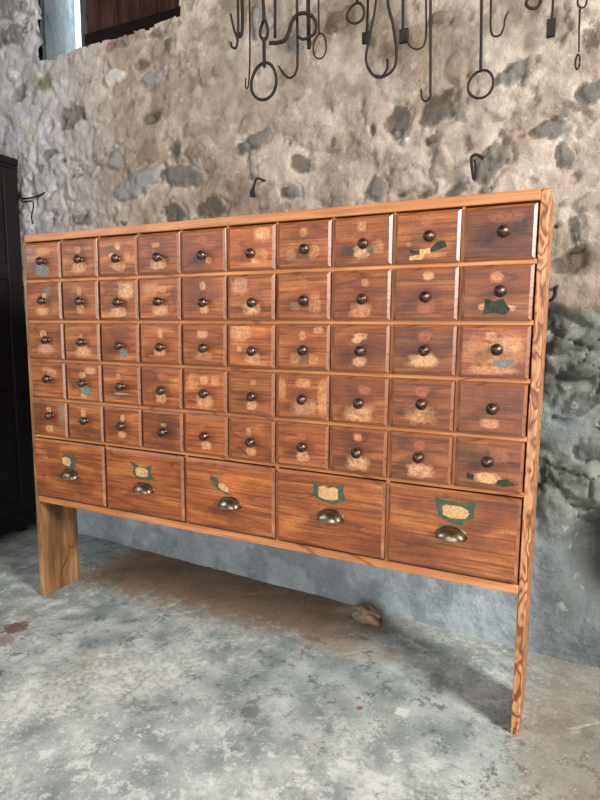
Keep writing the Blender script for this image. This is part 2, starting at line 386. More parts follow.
def lump_mat():
    m, t, b = new_mat('dusty_brown_rubble', .95, 0, .15)
    v = t.objco(); n = t.noise(v, 40, 5, .6)
    t.put(b.inputs['Base Color'], t.ramp(n, [(.35, lin(124, 102, 80)), (.6, lin(158, 134, 108)), (.8, lin(176, 160, 138))]))
    t.put(b.inputs['Normal'], t.bump(n, .6, .01))
    return m
M_LUMP = lump_mat()
STONES=[
 (-0.662, 2.3, 0.106, 0.05, 0.0, 'g'),
 (-0.651, 2.419, 0.105, 0.053, 0.0, 'g'),
 (-0.34, 2.268, 0.013, 0.004, 0.0, 'g'),
 (-0.629, 2.037, 0.056, 0.034, 0.0, 'd'),
 (-0.424, 1.743, 0.06, 0.021, 0.0, 'd'),
 (-0.347, 1.708, 0.032, 0.013, 0.0, 'd'),
 (-0.306, 1.64, 0.019, 0.008, 0.0, 'd'),
 (-0.262, 1.635, 0.019, 0.008, 0.0, 'd'),
 (-0.041, 1.685, 0.057, 0.047, 0.0, 'b'),
 (-0.29, 1.883, 0.075, 0.053, 0.0, 'd'),
 (-0.253, 1.462, 0.082, 0.025, 0.0, 'g'),
 (0.394, 2.022, 0.038, 0.014, 0.0, 'p'),
 (0.118, 2.011, 0.048, 0.018, 0.0, 'd'),
 (0.174, 1.953, 0.052, 0.022, 0.0, 'b'),
 (0.143, 1.821, 0.037, 0.022, 0.0, 'd'),
 (0.259, 2.062, 0.03, 0.028, 0.0, 'g'),
 (0.512, 1.919, 0.036, 0.027, 0.0, 't'),
 (0.264, 1.87, 0.03, 0.014, 0.0, 't'),
 (-0.002, 2.134, 0.039, 0.022, 0.0, 't'),
 (0.064, 2.13, 0.043, 0.026, 0.0, 'n'),
 (0.133, 2.129, 0.042, 0.025, 0.0, 't'),
 (0.206, 2.124, 0.041, 0.021, 0.0, 'n'),
 (0.281, 2.121, 0.044, 0.024, 0.0, 't'),
 (-0.065, 2.124, 0.028, 0.023, 0.0, 'r'),
 (-0.037, 2.004, 0.062, 0.03, 0.0, 'w'),
 (-0.658, 2.115, 0.028, 0.03, 0.0, 'w'),
 (0.073, 1.581, 0.132, 0.051, -8.0, 'b'),
 (0.316, 1.576, 0.095, 0.044, 10.0, 'g'),
 (0.273, 1.674, 0.04, 0.037, 40.0, 'd'),
 (0.407, 1.731, 0.062, 0.029, 0.0, 't'),
 (0.382, 1.659, 0.039, 0.025, 0.0, 't'),
 (0.272, 1.452, 0.056, 0.046, 0.0, 'k'),
 (0.463, 1.443, 0.075, 0.04, 0.0, 'k'),
 (-0.001, 1.429, 0.023, 0.012, 0.0, 'd'),
 (0.667, 1.644, 0.072, 0.027, -15.0, 'g'),
 (0.611, 1.628, 0.031, 0.028, 0.0, 'g'),
 (0.646, 1.572, 0.017, 0.045, 0.0, 'g'),
 (0.851, 1.553, 0.043, 0.03, 15.0, 'k'),
 (0.812, 1.454, 0.048, 0.034, 0.0, 'g'),
 (0.982, 1.447, 0.074, 0.061, 0.0, 't'),
 (0.621, 1.712, 0.039, 0.031, 0.0, 't'),
 (1.189, 1.645, 0.046, 0.054, 25.0, 'k'),
 (1.325, 1.646, 0.061, 0.052, 0.0, 'k'),
 (1.128, 1.444, 0.041, 0.04, 20.0, 'g'),
 (1.309, 1.562, 0.025, 0.017, -30.0, 'k'),
 (1.337, 1.486, 0.031, 0.041, 0.0, 't'),
 (1.219, 1.419, 0.03, 0.012, -10.0, 'k'),
 (1.29, 1.409, 0.013, 0.015, 0.0, 'k'),
 (1.379, 1.414, 0.036, 0.02, -30.0, 'k'),
 (1.197, 1.388, 0.033, 0.006, -5.0, 'k'),
 (1.115, 1.529, 0.01, 0.028, -20.0, 'r'),
 (1.103, 1.613, 0.01, 0.021, 0.0, 'd'),
 (1.221, 1.578, 0.013, 0.012, 0.0, 'w'),
 (1.546, 1.715, 0.048, 0.019, -20.0, 'g'),
 (1.737, 1.622, 0.034, 0.023, -15.0, 'g'),
 (1.654, 1.536, 0.051, 0.029, 0.0, 'g'),
 (1.68, 1.469, 0.02, 0.037, 10.0, 'g'),
 (1.483, 1.481, 0.054, 0.048, -30.0, 'g'),
 (1.456, 1.406, 0.014, 0.017, 0.0, 'g'),
 (1.571, 1.53, 0.016, 0.008, 0.0, 'r'),
 (1.541, 1.55, 0.008, 0.008, 0.0, 'r'),
 (1.728, 1.766, 0.024, 0.035, 0.0, 'k'),
 (1.598, 1.726, 0.036, 0.024, 0.0, 't'),
 (1.719, 1.277, 0.023, 0.035, 0.0, 'k'),
 (1.723, 1.223, 0.023, 0.011, 0.0, 'k'),
 (1.7, 1.178, 0.056, 0.036, -12.0, 'd'),
 (1.688, 1.333, 0.02, 0.011, -30.0, 't'),
 (1.745, 1.344, 0.034, 0.021, -15.0, 't'),
 (1.661, 1.276, 0.008, 0.005, 0.0, 'd'),
 (0.837, 1.949, 0.046, 0.031, 0.0, 'b'),
 (0.686, 2.054, 0.041, 0.051, 0.0, 'b'),
 (1.106, 1.919, 0.034, 0.059, 0.0, 't'),
 (0.984, 1.977, 0.043, 0.042, 0.0, 'n'),
 (1.312, 1.9, 0.042, 0.028, 0.0, 'n'),
 (1.377, 1.748, 0.029, 0.033, 0.0, 't'),
 (0.915, 1.682, 0.068, 0.038, 0.0, 'p'),
 (1.496, 1.631, 0.039, 0.022, 0.0, 'p'),
 (-0.391, 1.551, 0.106, 0.051, 0.0, 'p'),
 (-0.144, 1.95, 0.083, 0.047, 0.0, 'p'),
 (-0.537, 1.871, 0.082, 0.06, 0.0, 'p'),
 (1.694, 1.015, 0.047, 0.02, 8.0, 'g'),
 (1.768, 0.965, 0.04, 0.044, 0.0, 'q'),
 (1.692, 0.955, 0.039, 0.028, 0.0, 'g'),
 (1.749, 0.875, 0.046, 0.037, 10.0, 'g'),
 (1.669, 0.813, 0.032, 0.029, 0.0, 'g'),
 (1.764, 0.785, 0.046, 0.034, 0.0, 'q'),
 (1.788, 0.655, 0.04, 0.029, 0.0, 'g'),
 (1.75, 0.503, 0.042, 0.021, 10.0, 'g'),
 (1.683, 0.559, 0.027, 0.036, 0.0, 'g'),
 (1.81, 0.454, 0.025, 0.041, 0.0, 'q'),
]
HANG=[
 ('iron_hook',0.003,[('p', [(0.618, 0.413, 2.385), (0.617, 0.413, 2.105), (0.615, 0.413, 1.977), (0.606, 0.414, 1.954), (0.591, 0.415, 1.96), (0.585, 0.415, 1.978)]), ('p', [(0.614, 0.413, 1.984), (0.6, 0.414, 2.016), (0.586, 0.415, 2.068)])]),
 ('iron_rod',0.0033,[('p', [(0.63, 0.422, 2.387), (0.628, 0.422, 2.107), (0.626, 0.422, 2.002), (0.618, 0.423, 1.992), (0.613, 0.423, 2.005)])]),
 ('thin_hook',0.0019,[('p', [(0.667, 0.41, 2.37), (0.665, 0.41, 2.093), (0.665, 0.41, 1.902), (0.661, 0.41, 1.839), (0.655, 0.411, 1.814), (0.648, 0.411, 1.815), (0.648, 0.411, 1.848)])]),
 ('ring_hanger',0.0034,[('p', [(0.737, 0.378, 2.331), (0.736, 0.378, 2.062), (0.739, 0.378, 2.022), (0.739, 0.378, 1.994)]), ('o', (0.739, 0.378, 1.97), 0.0136, 0.03), ('p', [(0.739, 0.378, 1.946), (0.74, 0.378, 1.854)]), ('o', (0.737, 0.378, 1.81), 0.048, 0.058)]),
 ('iron_rod',0.003,[('p', [(0.761, 0.414, 2.346), (0.761, 0.414, 2.074), (0.761, 0.414, 1.956)])]),
 ('shackle',0.0039,[('p', [(0.758, 0.385, 1.929), (0.789, 0.383, 1.923), (0.816, 0.381, 1.925), (0.831, 0.38, 1.946), (0.842, 0.379, 1.974), (0.861, 0.378, 1.99), (0.886, 0.377, 1.99), (0.915, 0.375, 1.974), (0.93, 0.374, 1.95), (0.927, 0.374, 1.924), (0.909, 0.375, 1.914), (0.883, 0.377, 1.913), (0.861, 0.378, 1.927)])]),
 ('iron_hook',0.0028,[('p', [(0.849, 0.399, 2.313), (0.85, 0.399, 2.047), (0.853, 0.399, 1.864), (0.851, 0.399, 1.837), (0.84, 0.4, 1.819), (0.821, 0.401, 1.815), (0.798, 0.402, 1.835), (0.78, 0.403, 1.86)])]),
 ('iron_bar',0.0048,[('p', [(0.889, 0.397, 2.3), (0.891, 0.397, 2.037), (0.896, 0.396, 1.889)])]),
 ('ring_hanger',0.0018,[('p', [(0.929, 0.384, 2.282), (0.934, 0.384, 2.021), (0.936, 0.384, 1.924)]), ('o', (0.939, 0.384, 1.884), 0.0225, 0.0375)]),
 ('iron_ring',0.0027,[('p', [(1.057, 0.387, 2.247), (1.063, 0.386, 1.983)]), ('o', (1.058, 0.387, 1.957), 0.028, 0.0285)]),
 ('tipped_rod',0.0024,[('p', [(1.09, 0.395, 2.243), (1.095, 0.394, 1.991), (1.094, 0.394, 1.899)]), ('b', (1.091, 0.395, 1.883), 0.024, 0.033)]),
 ('loop_hook',0.0027,[('p', [(1.161, 0.37, 2.209), (1.167, 0.37, 1.958), (1.185, 0.369, 1.89), (1.198, 0.368, 1.803), (1.191, 0.369, 1.768), (1.166, 0.37, 1.752), (1.137, 0.372, 1.753), (1.111, 0.373, 1.779), (1.1, 0.374, 1.815), (1.109, 0.373, 1.865), (1.123, 0.373, 1.932), (1.129, 0.372, 1.973), (1.13, 0.372, 2.056), (1.148, 0.371, 2.092), (1.164, 0.37, 2.101)]), ('p', [(1.17, 0.37, 1.798), (1.169, 0.37, 1.77), (1.153, 0.371, 1.753), (1.127, 0.372, 1.761), (1.109, 0.373, 1.785)])]),
 ('tipped_rod',0.0026,[('p', [(1.201, 0.388, 2.208), (1.208, 0.388, 1.962), (1.21, 0.387, 1.879)]), ('b', (1.214, 0.387, 1.861), 0.027, 0.039)]),
 ('iron_hook',0.0017,[('p', [(1.273, 0.374, 2.18), (1.281, 0.373, 1.94), (1.283, 0.373, 1.831), (1.276, 0.373, 1.814), (1.255, 0.375, 1.812), (1.235, 0.376, 1.826), (1.225, 0.377, 1.852)])]),
 ('long_hook',0.0024,[('p', [(1.288, 0.368, 2.172), (1.296, 0.367, 1.934), (1.304, 0.367, 1.687), (1.304, 0.367, 1.667), (1.292, 0.367, 1.658), (1.28, 0.368, 1.669), (1.276, 0.368, 1.695)])]),
 ('ring_hanger',0.0024,[('p', [(1.431, 0.359, 2.127), (1.441, 0.359, 1.898), (1.447, 0.358, 1.709)]), ('o', (1.448, 0.358, 1.676), 0.0345, 0.0366)]),
 ('iron_hook',0.0019,[('p', [(1.455, 0.363, 2.123), (1.466, 0.362, 1.894), (1.47, 0.362, 1.813), (1.478, 0.361, 1.798), (1.494, 0.36, 1.797), (1.503, 0.36, 1.813), (1.506, 0.36, 1.838), (1.513, 0.359, 1.854)])]),
 ('iron_ring',0.0028,[('p', [(1.564, 0.356, 2.089), (1.575, 0.356, 1.886)]), ('o', (1.577, 0.355, 1.863), 0.018, 0.018)]),
 ('tipped_rod',0.0018,[('p', [(1.612, 0.363, 2.079), (1.625, 0.363, 1.859), (1.625, 0.362, 1.809)]), ('b', (1.624, 0.363, 1.79), 0.022, 0.045)]),
 ('eye_hook',0.0016,[('p', [(1.685, 0.349, 2.051), (1.695, 0.348, 1.851)]), ('o', (1.696, 0.348, 1.834), 0.011, 0.016), ('p', [(1.692, 0.348, 1.816), (1.693, 0.348, 1.765), (1.696, 0.348, 1.711)]), ('o', (1.694, 0.348, 1.687), 0.0052, 0.018)]),
]
N1=[(0.696, 0.458, 1.512), (0.702, 0.428, 1.508), (0.687, 0.419, 1.512), (0.674, 0.42, 1.488), (0.667, 0.42, 1.461)]
N2=[(1.458, 0.413, 1.486), (1.449, 0.393, 1.492), (1.437, 0.379, 1.493), (1.428, 0.379, 1.488), (1.429, 0.379, 1.466), (1.438, 0.379, 1.424), (1.442, 0.378, 1.45), (1.437, 0.379, 1.479)]
N3=[(1.676, 0.399, 1.113), (1.673, 0.37, 1.107), (1.673, 0.365, 1.089), (1.664, 0.365, 1.075), (1.657, 0.366, 1.075)]
N4=[(-0.489, 0.529, 1.593), (-0.514, 0.511, 1.577), (-0.544, 0.493, 1.567), (-0.601, 0.496, 1.57)]
N5=[(-0.602, 0.496, 1.555), (-0.525, 0.491, 1.548), (-0.538, 0.502, 1.524), (-0.553, 0.503, 1.49), (-0.584, 0.535, 1.462)]
# ------------------------------------------------------------------ what each drawer front looks like
# (depth of stain, warmth, worn patches "colour x z half-width half-height [strength]")
DR = [
 [(.95, .0, 'B -.6 .3 .4 .9 .4,P .05 .5 .4 .25,B 0 -.5 .4 .32 .85,C -.1 -.25 .2 .12 .6'), (.98, 0, 'P 0 .45 .18 .18,C 0 -.45 .42 .32'), (.98, 0, 'C .05 .48 .15 .2,G -.4 .4 .28 .2 .5,C -.3 .05 .14 .14,P .1 -.5 .4 .28,P .5 -.1 .2 .3 .5'), (1.0, .1, 'P -.1 .42 .2 .13,C 0 -.5 .42 .28'), (1.0, .1, 'R .0 .5 .22 .22,D -.12 -.45 .3 .32 .6,C .25 -.45 .14 .16'),
  (1.22, .3, 'Y .5 .6 .4 .34 .6,C .5 .6 .3 .24,P .35 -.35 .38 .3 .7,C .2 -.6 .2 .12'), (.95, .1, 'P .0 .5 .14 .22,D -.2 .35 .4 .25 .4,P -.45 -.4 .2 .26 .6,G .05 -.4 .26 .25 .5,P .4 -.3 .22 .3 .7'), (1.0, .15, 'P .0 .6 .16 .2,R 0 .1 .4 .3 .5,C .0 -.4 .32 .28 .95,G -.55 -.35 .16 .22 .8,G .3 -.35 .2 .2 .8,P .55 -.25 .2 .3 .5'), (.9, .1, 'R .0 .6 .2 .22 .7,P -.55 -.25 .08 .1,P .1 -.7 .5 .12 .5'), (.66, .1, 'D .55 .2 .26 .32 1,D .55 .2 .2 .26 1,D -.4 -.2 .4 .6 .4,R .15 .55 .5 .2 .5')],
 [(.95, 0, 'D .2 .45 .42 .36 .5,B .3 .5 .25 .3 .5,W .1 .25 .15 .16,C -.05 -.55 .36 .2'), (.95, 0, 'P 0 .45 .14 .22,P .05 -.45 .22 .26'), (.95, 0, 'D -.2 .6 .5 .25 .5,C .45 .42 .42 .4 .9,C .05 -.62 .42 .24 .95'), (1.0, .1, 'P -.4 .5 .5 .28 .5,P .2 .45 .2 .2 .6,D .8 .2 .2 .6 .5,C .05 -.5 .42 .28'), (1.0, .1, 'C .0 .55 .14 .2,C .05 -.5 .22 .22'),
  (.96, .1, 'P -.45 .5 .42 .4 .45,W -.45 .5 .36 .34 .25,R .2 .5 .2 .3 .5,C .05 -.5 .42 .28'), (.98, .15, 'R .0 .5 .2 .24 .8,P .45 -.3 .25 .4 .6,D -.1 -.35 .34 .12 .6,P -.3 -.4 .2 .2 .5'), (.92, .15, 'P .15 .5 .14 .18 .5,P .0 -.6 .42 .3 .65,R 0 -.5 .3 .2 .4'), (.82, .1, 'C .1 .66 .2 .17 .7,R .05 -.5 .3 .25 .7'), (.74, .1, 'R .0 .55 .22 .22,P 0 .57 .18 .17 .5,C -.3 -.5 .2 .14,C .4 -.55 .16 .12')],
 [(.95, 0, 'C -.1 .4 .2 .22,W .0 -.42 .5 .28 .6'), (.95, 0, 'P 0 .3 .1 .14,P .1 -.5 .5 .34,C .1 -.5 .3 .2'), (1.0, .1, 'B .25 -.5 .24 .26,C .1 -.3 .12 .14'), (1.0, .1, 'P .05 .5 .14 .28,C 0 -.4 .32 .2'), (1.0, .1, 'C -.05 .5 .26 .2,D .0 -.4 .42 .26 .4,P .0 -.5 .45 .24 .6'),
  (1.12, .2, 'C -.45 .58 .46 .36 .7,C -.5 -.15 .12 .14 .6,C .1 -.55 .35 .3 .6'), (1.02, .2, 'P .0 .5 .12 .22,C .6 .75 .2 .16 .6,G .0 -.55 .28 .26 .5,P -.3 -.5 .2 .26 .6,P .42 -.5 .2 .24 .6'), (.92, .15, 'D -.6 -.3 .3 .6 .5,C .0 .5 .26 .14,C -.1 .35 .2 .14,C .0 -.55 .24 .2'), (.72, .1, 'R .05 .55 .22 .2,C .0 -.4 .5 .3,Y 0 -.4 .4 .22 .5'), (.98, .25, 'Y .0 .0 .98 .5 .45,P -.1 .58 .16 .2,C .45 .3 .34 .34 .55,P 0 -.68 .7 .16 .7,R -.5 .3 .3 .3 .5')],
 [(.93, 0, 'C .3 .4 .3 .24 .6,W .0 .6 .3 .15 .4'), (.93, 0, 'C .45 .65 .34 .2,C .0 .4 .2 .18,D -.5 -.1 .24 .34 .7,G .1 -.35 .42 .3 .6,C .05 -.65 .2 .18'), (.95, 0, 'P -.1 .45 .12 .16,G .0 -.55 .5 .1 .8,C .0 -.45 .45 .06 .6'), (1.0, .1, 'R .05 .55 .16 .2,C .0 -.5 .28 .26'), (1.14, .25, 'C .0 .5 .22 .2,P -.55 .4 .3 .4 .6,P .5 .5 .2 .24,C .0 -.5 .42 .36 .7'),
  (.85, .1, 'C .1 .5 .12 .12 .5,C .05 -.55 .24 .22'), (1.12, .25, 'P .05 .6 .3 .2,C .1 -.4 .5 .4 .5,Y .8 .0 .22 .8 .6,Y -.8 .3 .2 .5 .5'), (.85, .15, 'R .2 .45 .24 .2,C .0 -.55 .5 .34 .7,P .3 -.3 .3 .2 .4'), (.86, .15, 'R .0 .5 .22 .24,P -.05 -.4 .52 .4 .55,C -.1 -.5 .2 .16 .5'), (.85, .15, 'P .0 -.55 .28 .18,D .3 .0 .7 .12 .3')],
 [(.93, 0, 'C .0 .5 .16 .2,Y .0 -.55 .22 .22,B .75 .3 .2 .6 .5'), (.93, 0, 'C -.05 .5 .16 .26'), (.97, .1, 'C .05 .45 .14 .2,C .0 -.45 .22 .18'), (.93, .1, 'D .4 .3 .55 .6 .45,C .1 .3 .15 .1 .5'), (1.0, .1, 'R -.1 .4 .12 .2,C .05 -.5 .24 .22'),
  (.96, .1, 'C -.1 .4 .12 .2 .6,P .0 -.55 .26 .2'), (1.0, .15, 'R .0 .4 .2 .2,C .05 -.5 .26 .24'), (.9, .15, 'R .0 .62 .18 .2,P .0 .6 .14 .15,C .0 -.5 .42 .32'), (.88, .15, 'D -.5 .55 .28 .3 .7,R .0 .5 .18 .24,C .0 -.52 .46 .3'), (.76, .15, 'D -.5 .3 .5 .14 .7,D .6 .1 .4 .12 .6,D .3 .5 .5 .1 .5,R .3 .4 .3 .3 .6,C .0 -.5 .4 .2')],
 [(1.0, .12, 'D -.75 -.3 .06 .08 .7,D -.55 .4 .05 .06 .5'), (1.0, .15, ''), (1.05, .2, 'D -.3 .9 .05 .06 .7'), (.98, .2, 'R -.1 .05 .06 .12 .7,R .2 .0 .06 .06 .4'), (.88, .15, 'D .15 .05 .07 .08 .4')],
]
KN = [
 [(0.018, -0.001), (0.021, -0.003), (0.015, -0.007), (0.015, -0.011), (0.012, -0.013), (0.012, -0.015), (0.013, -0.012), (0.012, -0.007), (0.011, 0.001), (0.011, 0.002)],
 [(0.02, 0.001), (0.022, -0.003), (0.019, -0.008), (0.014, -0.008), (0.014, -0.013), (0.018, -0.015), (0.013, -0.011), (0.012, -0.01), (0.007, -0.007), (0.011, 0.003)],
 [(0.027, 0.004), (0.021, -0.001), (0.019, -0.009), (0.018, -0.01), (0.014, -0.009), (0.017, -0.014), (0.011, -0.008), (0.009, -0.006), (0.008, -0.001), (0.01, 0.005)],
 [(0.023, 0.005), (0.019, -0.002), (0.017, -0.005), (0.017, -0.009), (0.013, -0.009), (0.015, -0.008), (0.01, -0.007), (0.008, -0.007), (0.006, 0.001), (0.006, 0.001)],
 [(0.026, 0.012), (0.019, 0.006), (0.016, 0.001), (0.019, -0.004), (0.011, -0.003), (0.01, -0.006), (0.011, -0.004), (0.005, -0.004), (0.003, 0.001), (0.001, 0.008)],
 [(0.024, -0.003), (0.013, -0.01), (0.014, -0.013), (0.012, -0.003), (0.005, 0.001)],
 [(-0.001, 0.042), (0.001, 0.045), (-0.024, 0.04), (0.002, 0.062), (0.011, 0.059)]]
# scraps of coloured paper still stuck to small drawers, in halves of the drawer's own size
SCRAPS = {
 (0, 8): [([(-.55, -.42), (-.28, -.52), (-.1, -.4), (.1, -.5), (.3, -.22), (.55, -.15), (.62, -.4), (.4, -.5), (.1, -.62), (-.2, -.68), (-.5, -.6)], 'M_DGREEN'), ([(-.2, -.45), (.12, -.42), (.15, -.62), (-.05, -.66), (-.1, -.85), (-.52, -.88), (-.5, -.72), (-.2, -.66)], 'M_CREAM')],
 (0, 0): [([(-.35, -.3), (-.1, -.2), (.25, -.25), (.38, -.45), (.3, -.75), (0, -.85), (-.3, -.75), (-.42, -.5)], 'M_TEAL')],
 (1, 9): [([(-.3, -.22), (-.05, -.3), (.2, -.22), (.3, -.42), (.42, -.6), (.3, -.78), (-.1, -.72), (-.35, -.8), (-.32, -.55)], 'M_DGREEN')],
 (2, 9): [([(-.02, -.4), (.2, -.28), (.55, -.3), (.68, -.42), (.45, -.52), (.4, -.62), (.1, -.55)], 'M_TEAL')],
 (2, 2): [([(.05, -.3), (.3, -.4), (.42, -.7), (.2, -.8), (.12, -.55)], 'M_TEAL')],
 (4, 9): [([(-.35, -.38), (-.05, -.3), (.2, -.4), (.3, -.6), (.1, -.72), (-.2, -.7)], 'M_CREAM'), ([(.3, -.55), (.6, -.45), (.82, -.7), (.45, -.78), (.25, -.72)], 'M_DGREEN'), ([(-.6, -.35), (-.4, -.45), (-.42, -.65), (-.62, -.6)], 'M_DGREEN')],
 (3, 1): [([(-.1, -.2), (.2, -.12), (.5, -.3), (.4, -.6), (.1, -.7), (-.15, -.5)], 'M_TEAL')],
}
BIGLAB = [
 ([(-.020, .024), (.012, .030), (.036, .026), (.032, .004), (.040, -.014), (.014, -.030), (-.018, -.026), (-.022, -.006)], [(-.026, .010), (-.012, .016), (.012, .012), (.016, -.002), (.010, -.016), (-.016, -.014), (-.024, -.006)]),
 ([(-.052, .030), (-.030, .024), (-.010, .014), (.012, .016), (.038, .026), (.030, .004), (.044, -.016), (.010, -.028), (-.024, -.024), (-.042, -.008), (-.036, .008)], [(-.030, .006), (-.018, .014), (.008, .012), (.022, .004), (.018, -.014), (-.008, -.018), (-.028, -.014)]),
 ([(-.034, .030), (-.026, .022), (-.012, .018), (-.006, .004), (.014, -.010), (.030, -.026), (.022, -.028), (-.004, -.018), (-.026, -.004), (-.038, .012)], [(-.008, .004), (.010, .004), (.028, -.008), (.026, -.020), (.008, -.018), (-.008, -.008)]),
 ([(-.052, .032), (-.034, .020), (-.010, .018), (.016, .020), (.044, .030), (.040, .010), (.050, -.016), (.014, -.030), (-.020, -.026), (-.050, -.012), (-.044, .006)], [(-.030, .014), (-.014, .018), (.000, .013), (.014, .018), (.026, .014), (.027, -.014), (.010, -.020), (-.012, -.019), (-.030, -.014)]),
 ([(-.050, .034), (-.030, .026), (-.004, .026), (.020, .024), (.050, .034), (.044, .008), (.046, -.010), (.024, -.018), (.018, -.032), (-.012, -.028), (-.040, -.016), (-.046, .004)], [(-.032, .010), (-.022, .016), (.016, .015), (.030, .008), (.034, .000), (.024, -.014), (-.012, -.017), (-.030, -.010)]),
]
HPART = {'iron_hook': ['shank', 'barb'], 'iron_rod': ['rod'], 'thin_hook': ['shank'], 'ring_hanger': ['rod', 'link', 'rod', 'ring'], 'shackle': ['bow'], 'iron_bar': ['bar'],
         'iron_ring': ['rod', 'ring'], 'tipped_rod': ['rod', 'tip'], 'loop_hook': ['loop', 'hook'], 'long_hook': ['shank'], 'eye_hook': ['rod', 'eye', 'rod', 'hook']}
G = 'iron hooks and rings hanging on the wall'
HLAB = [
 ('barbed iron hook hanging leftmost on the wall above the cabinet', 'hook', G),
 ('short iron rod with tiny curl, just right of the leftmost barbed hook', 'rod', G),
 ('long thin rusty hook hanging just left of the chain-linked ring', 'hook', G),
 ('iron rod with a chain link and large round ring at its end', 'ring', G),
 ('plain iron rod with straight lower end right of the chain-linked ring', 'rod', G),
 ('round iron shackle with curled tail on the wall, crossed by hanging rods', 'shackle', G),
 ('big iron hook ending in a broad upturned curve beside the round shackle', 'hook', G),
 ('short thick flat iron bar hanging down through the round shackle', 'bar', G),
 ('iron rod ending in an upright oval ring right of the flat bar', 'ring', G),
 ('small brown oval ring close to the frame top, left of the big loop', 'ring', G),
 ('thin iron rod with square nub, left of the big pear-shaped loop', 'rod', G),
 ('large pear-shaped double iron loop with inner hook hanging on the wall', 'loop', G),
 ('iron rod with square nub, right of the big pear-shaped loop', 'rod', G),
 ('wide upturned iron hook between a nubbed rod and the longest hook', 'hook', G),
 ('longest straight iron hook, its small J end low on the wall', 'hook', G),
 ('straight iron rod with round ring above the right of the cabinet', 'ring', G),
 ('iron hook with flared upturned point right of the straight ringed rod', 'hook', G),
 ('rust-brown loop barely below the frame top between flared hook and flat tag', 'loop', G),
 ('iron rod with wide flat tag at its end at upper right', 'rod', G),
 ('eyed iron rod with narrow folded hook, rightmost on the wall', 'hook', G),
]
# ------------------------------------------------------------------ numpy noise for the wall
def vnoise(x, y, seed=0):
    rs = np.random.RandomState(seed); L = rs.rand(256, 256)
    xi = np.floor(x).astype(int); yi = np.floor(y).astype(int); fx = x-xi; fy = y-yi
    fx = fx*fx*(3-2*fx); fy = fy*fy*(3-2*fy)
    a = L[xi % 256, yi % 256]; b = L[(xi+1) % 256, yi % 256]; c = L[xi % 256, (yi+1) % 256]; d = L[(xi+1) % 256, (yi+1) % 256]
    return (a*(1-fx)+b*fx)*(1-fy)+(c*(1-fx)+d*fx)*fy
def fbm(x, y, seed=0, oct=5, rough=.5):
    s = 0; a = 1; t = 0
    for o in range(oct):
        s = s+a*vnoise(x*2**o+17.3*o, y*2**o+9.1*o, seed+o); t += a; a *= rough
    return s/t
def sstep(v, a, b):
    t = np.clip((v-a)/(b-a), 0, 1); return t*t*(3-2*t)
def voronoi2(x, y, sx, sy, seed):
    """distance to the joint between cells and a random number per cell"""
    rs = np.random.RandomState(seed); J = rs.rand(64, 64, 3)
    gx = x/sx; gy = y/sy; ix = np.floor(gx).astype(int); iy = np.floor(gy).astype(int)
    d1 = np.full(x.shape, 9.); d2 = d1.copy(); cid = np.zeros(x.shape)
    for i in (-1, 0, 1):
        for j in (-1, 0, 1):
            a = (ix+i) % 64; b = (iy+j) % 64
            px = ix+i+.15+.7*J[a, b, 0]; py = iy+j+.15+.7*J[a, b, 1]
            d = np.hypot((gx-px)*sx, (gy-py)*sy)/min(sx, sy)
            n = d < d1
            d2 = np.where(n, d1, np.minimum(d2, d)); cid = np.where(n, J[a, b, 2], cid); d1 = np.where(n, d, d1)
    return d2-d1, cid

WY = lambda x: .5-.06*x                       # plane of the back wall
X0, X1, ZC = -1.3, 4.3, 3.4                   # room
Y0 = -4.6
SILL = 2.145; WIN = (-.462, .322)             # window opening in the back wall

def grid_axis(lo, hi, a, b, fine, coarse):
    return np.concatenate([np.arange(lo, a, coarse), np.arange(a, b, fine), np.linspace(b, hi, max(2, int((hi-b)/coarse)+1))])

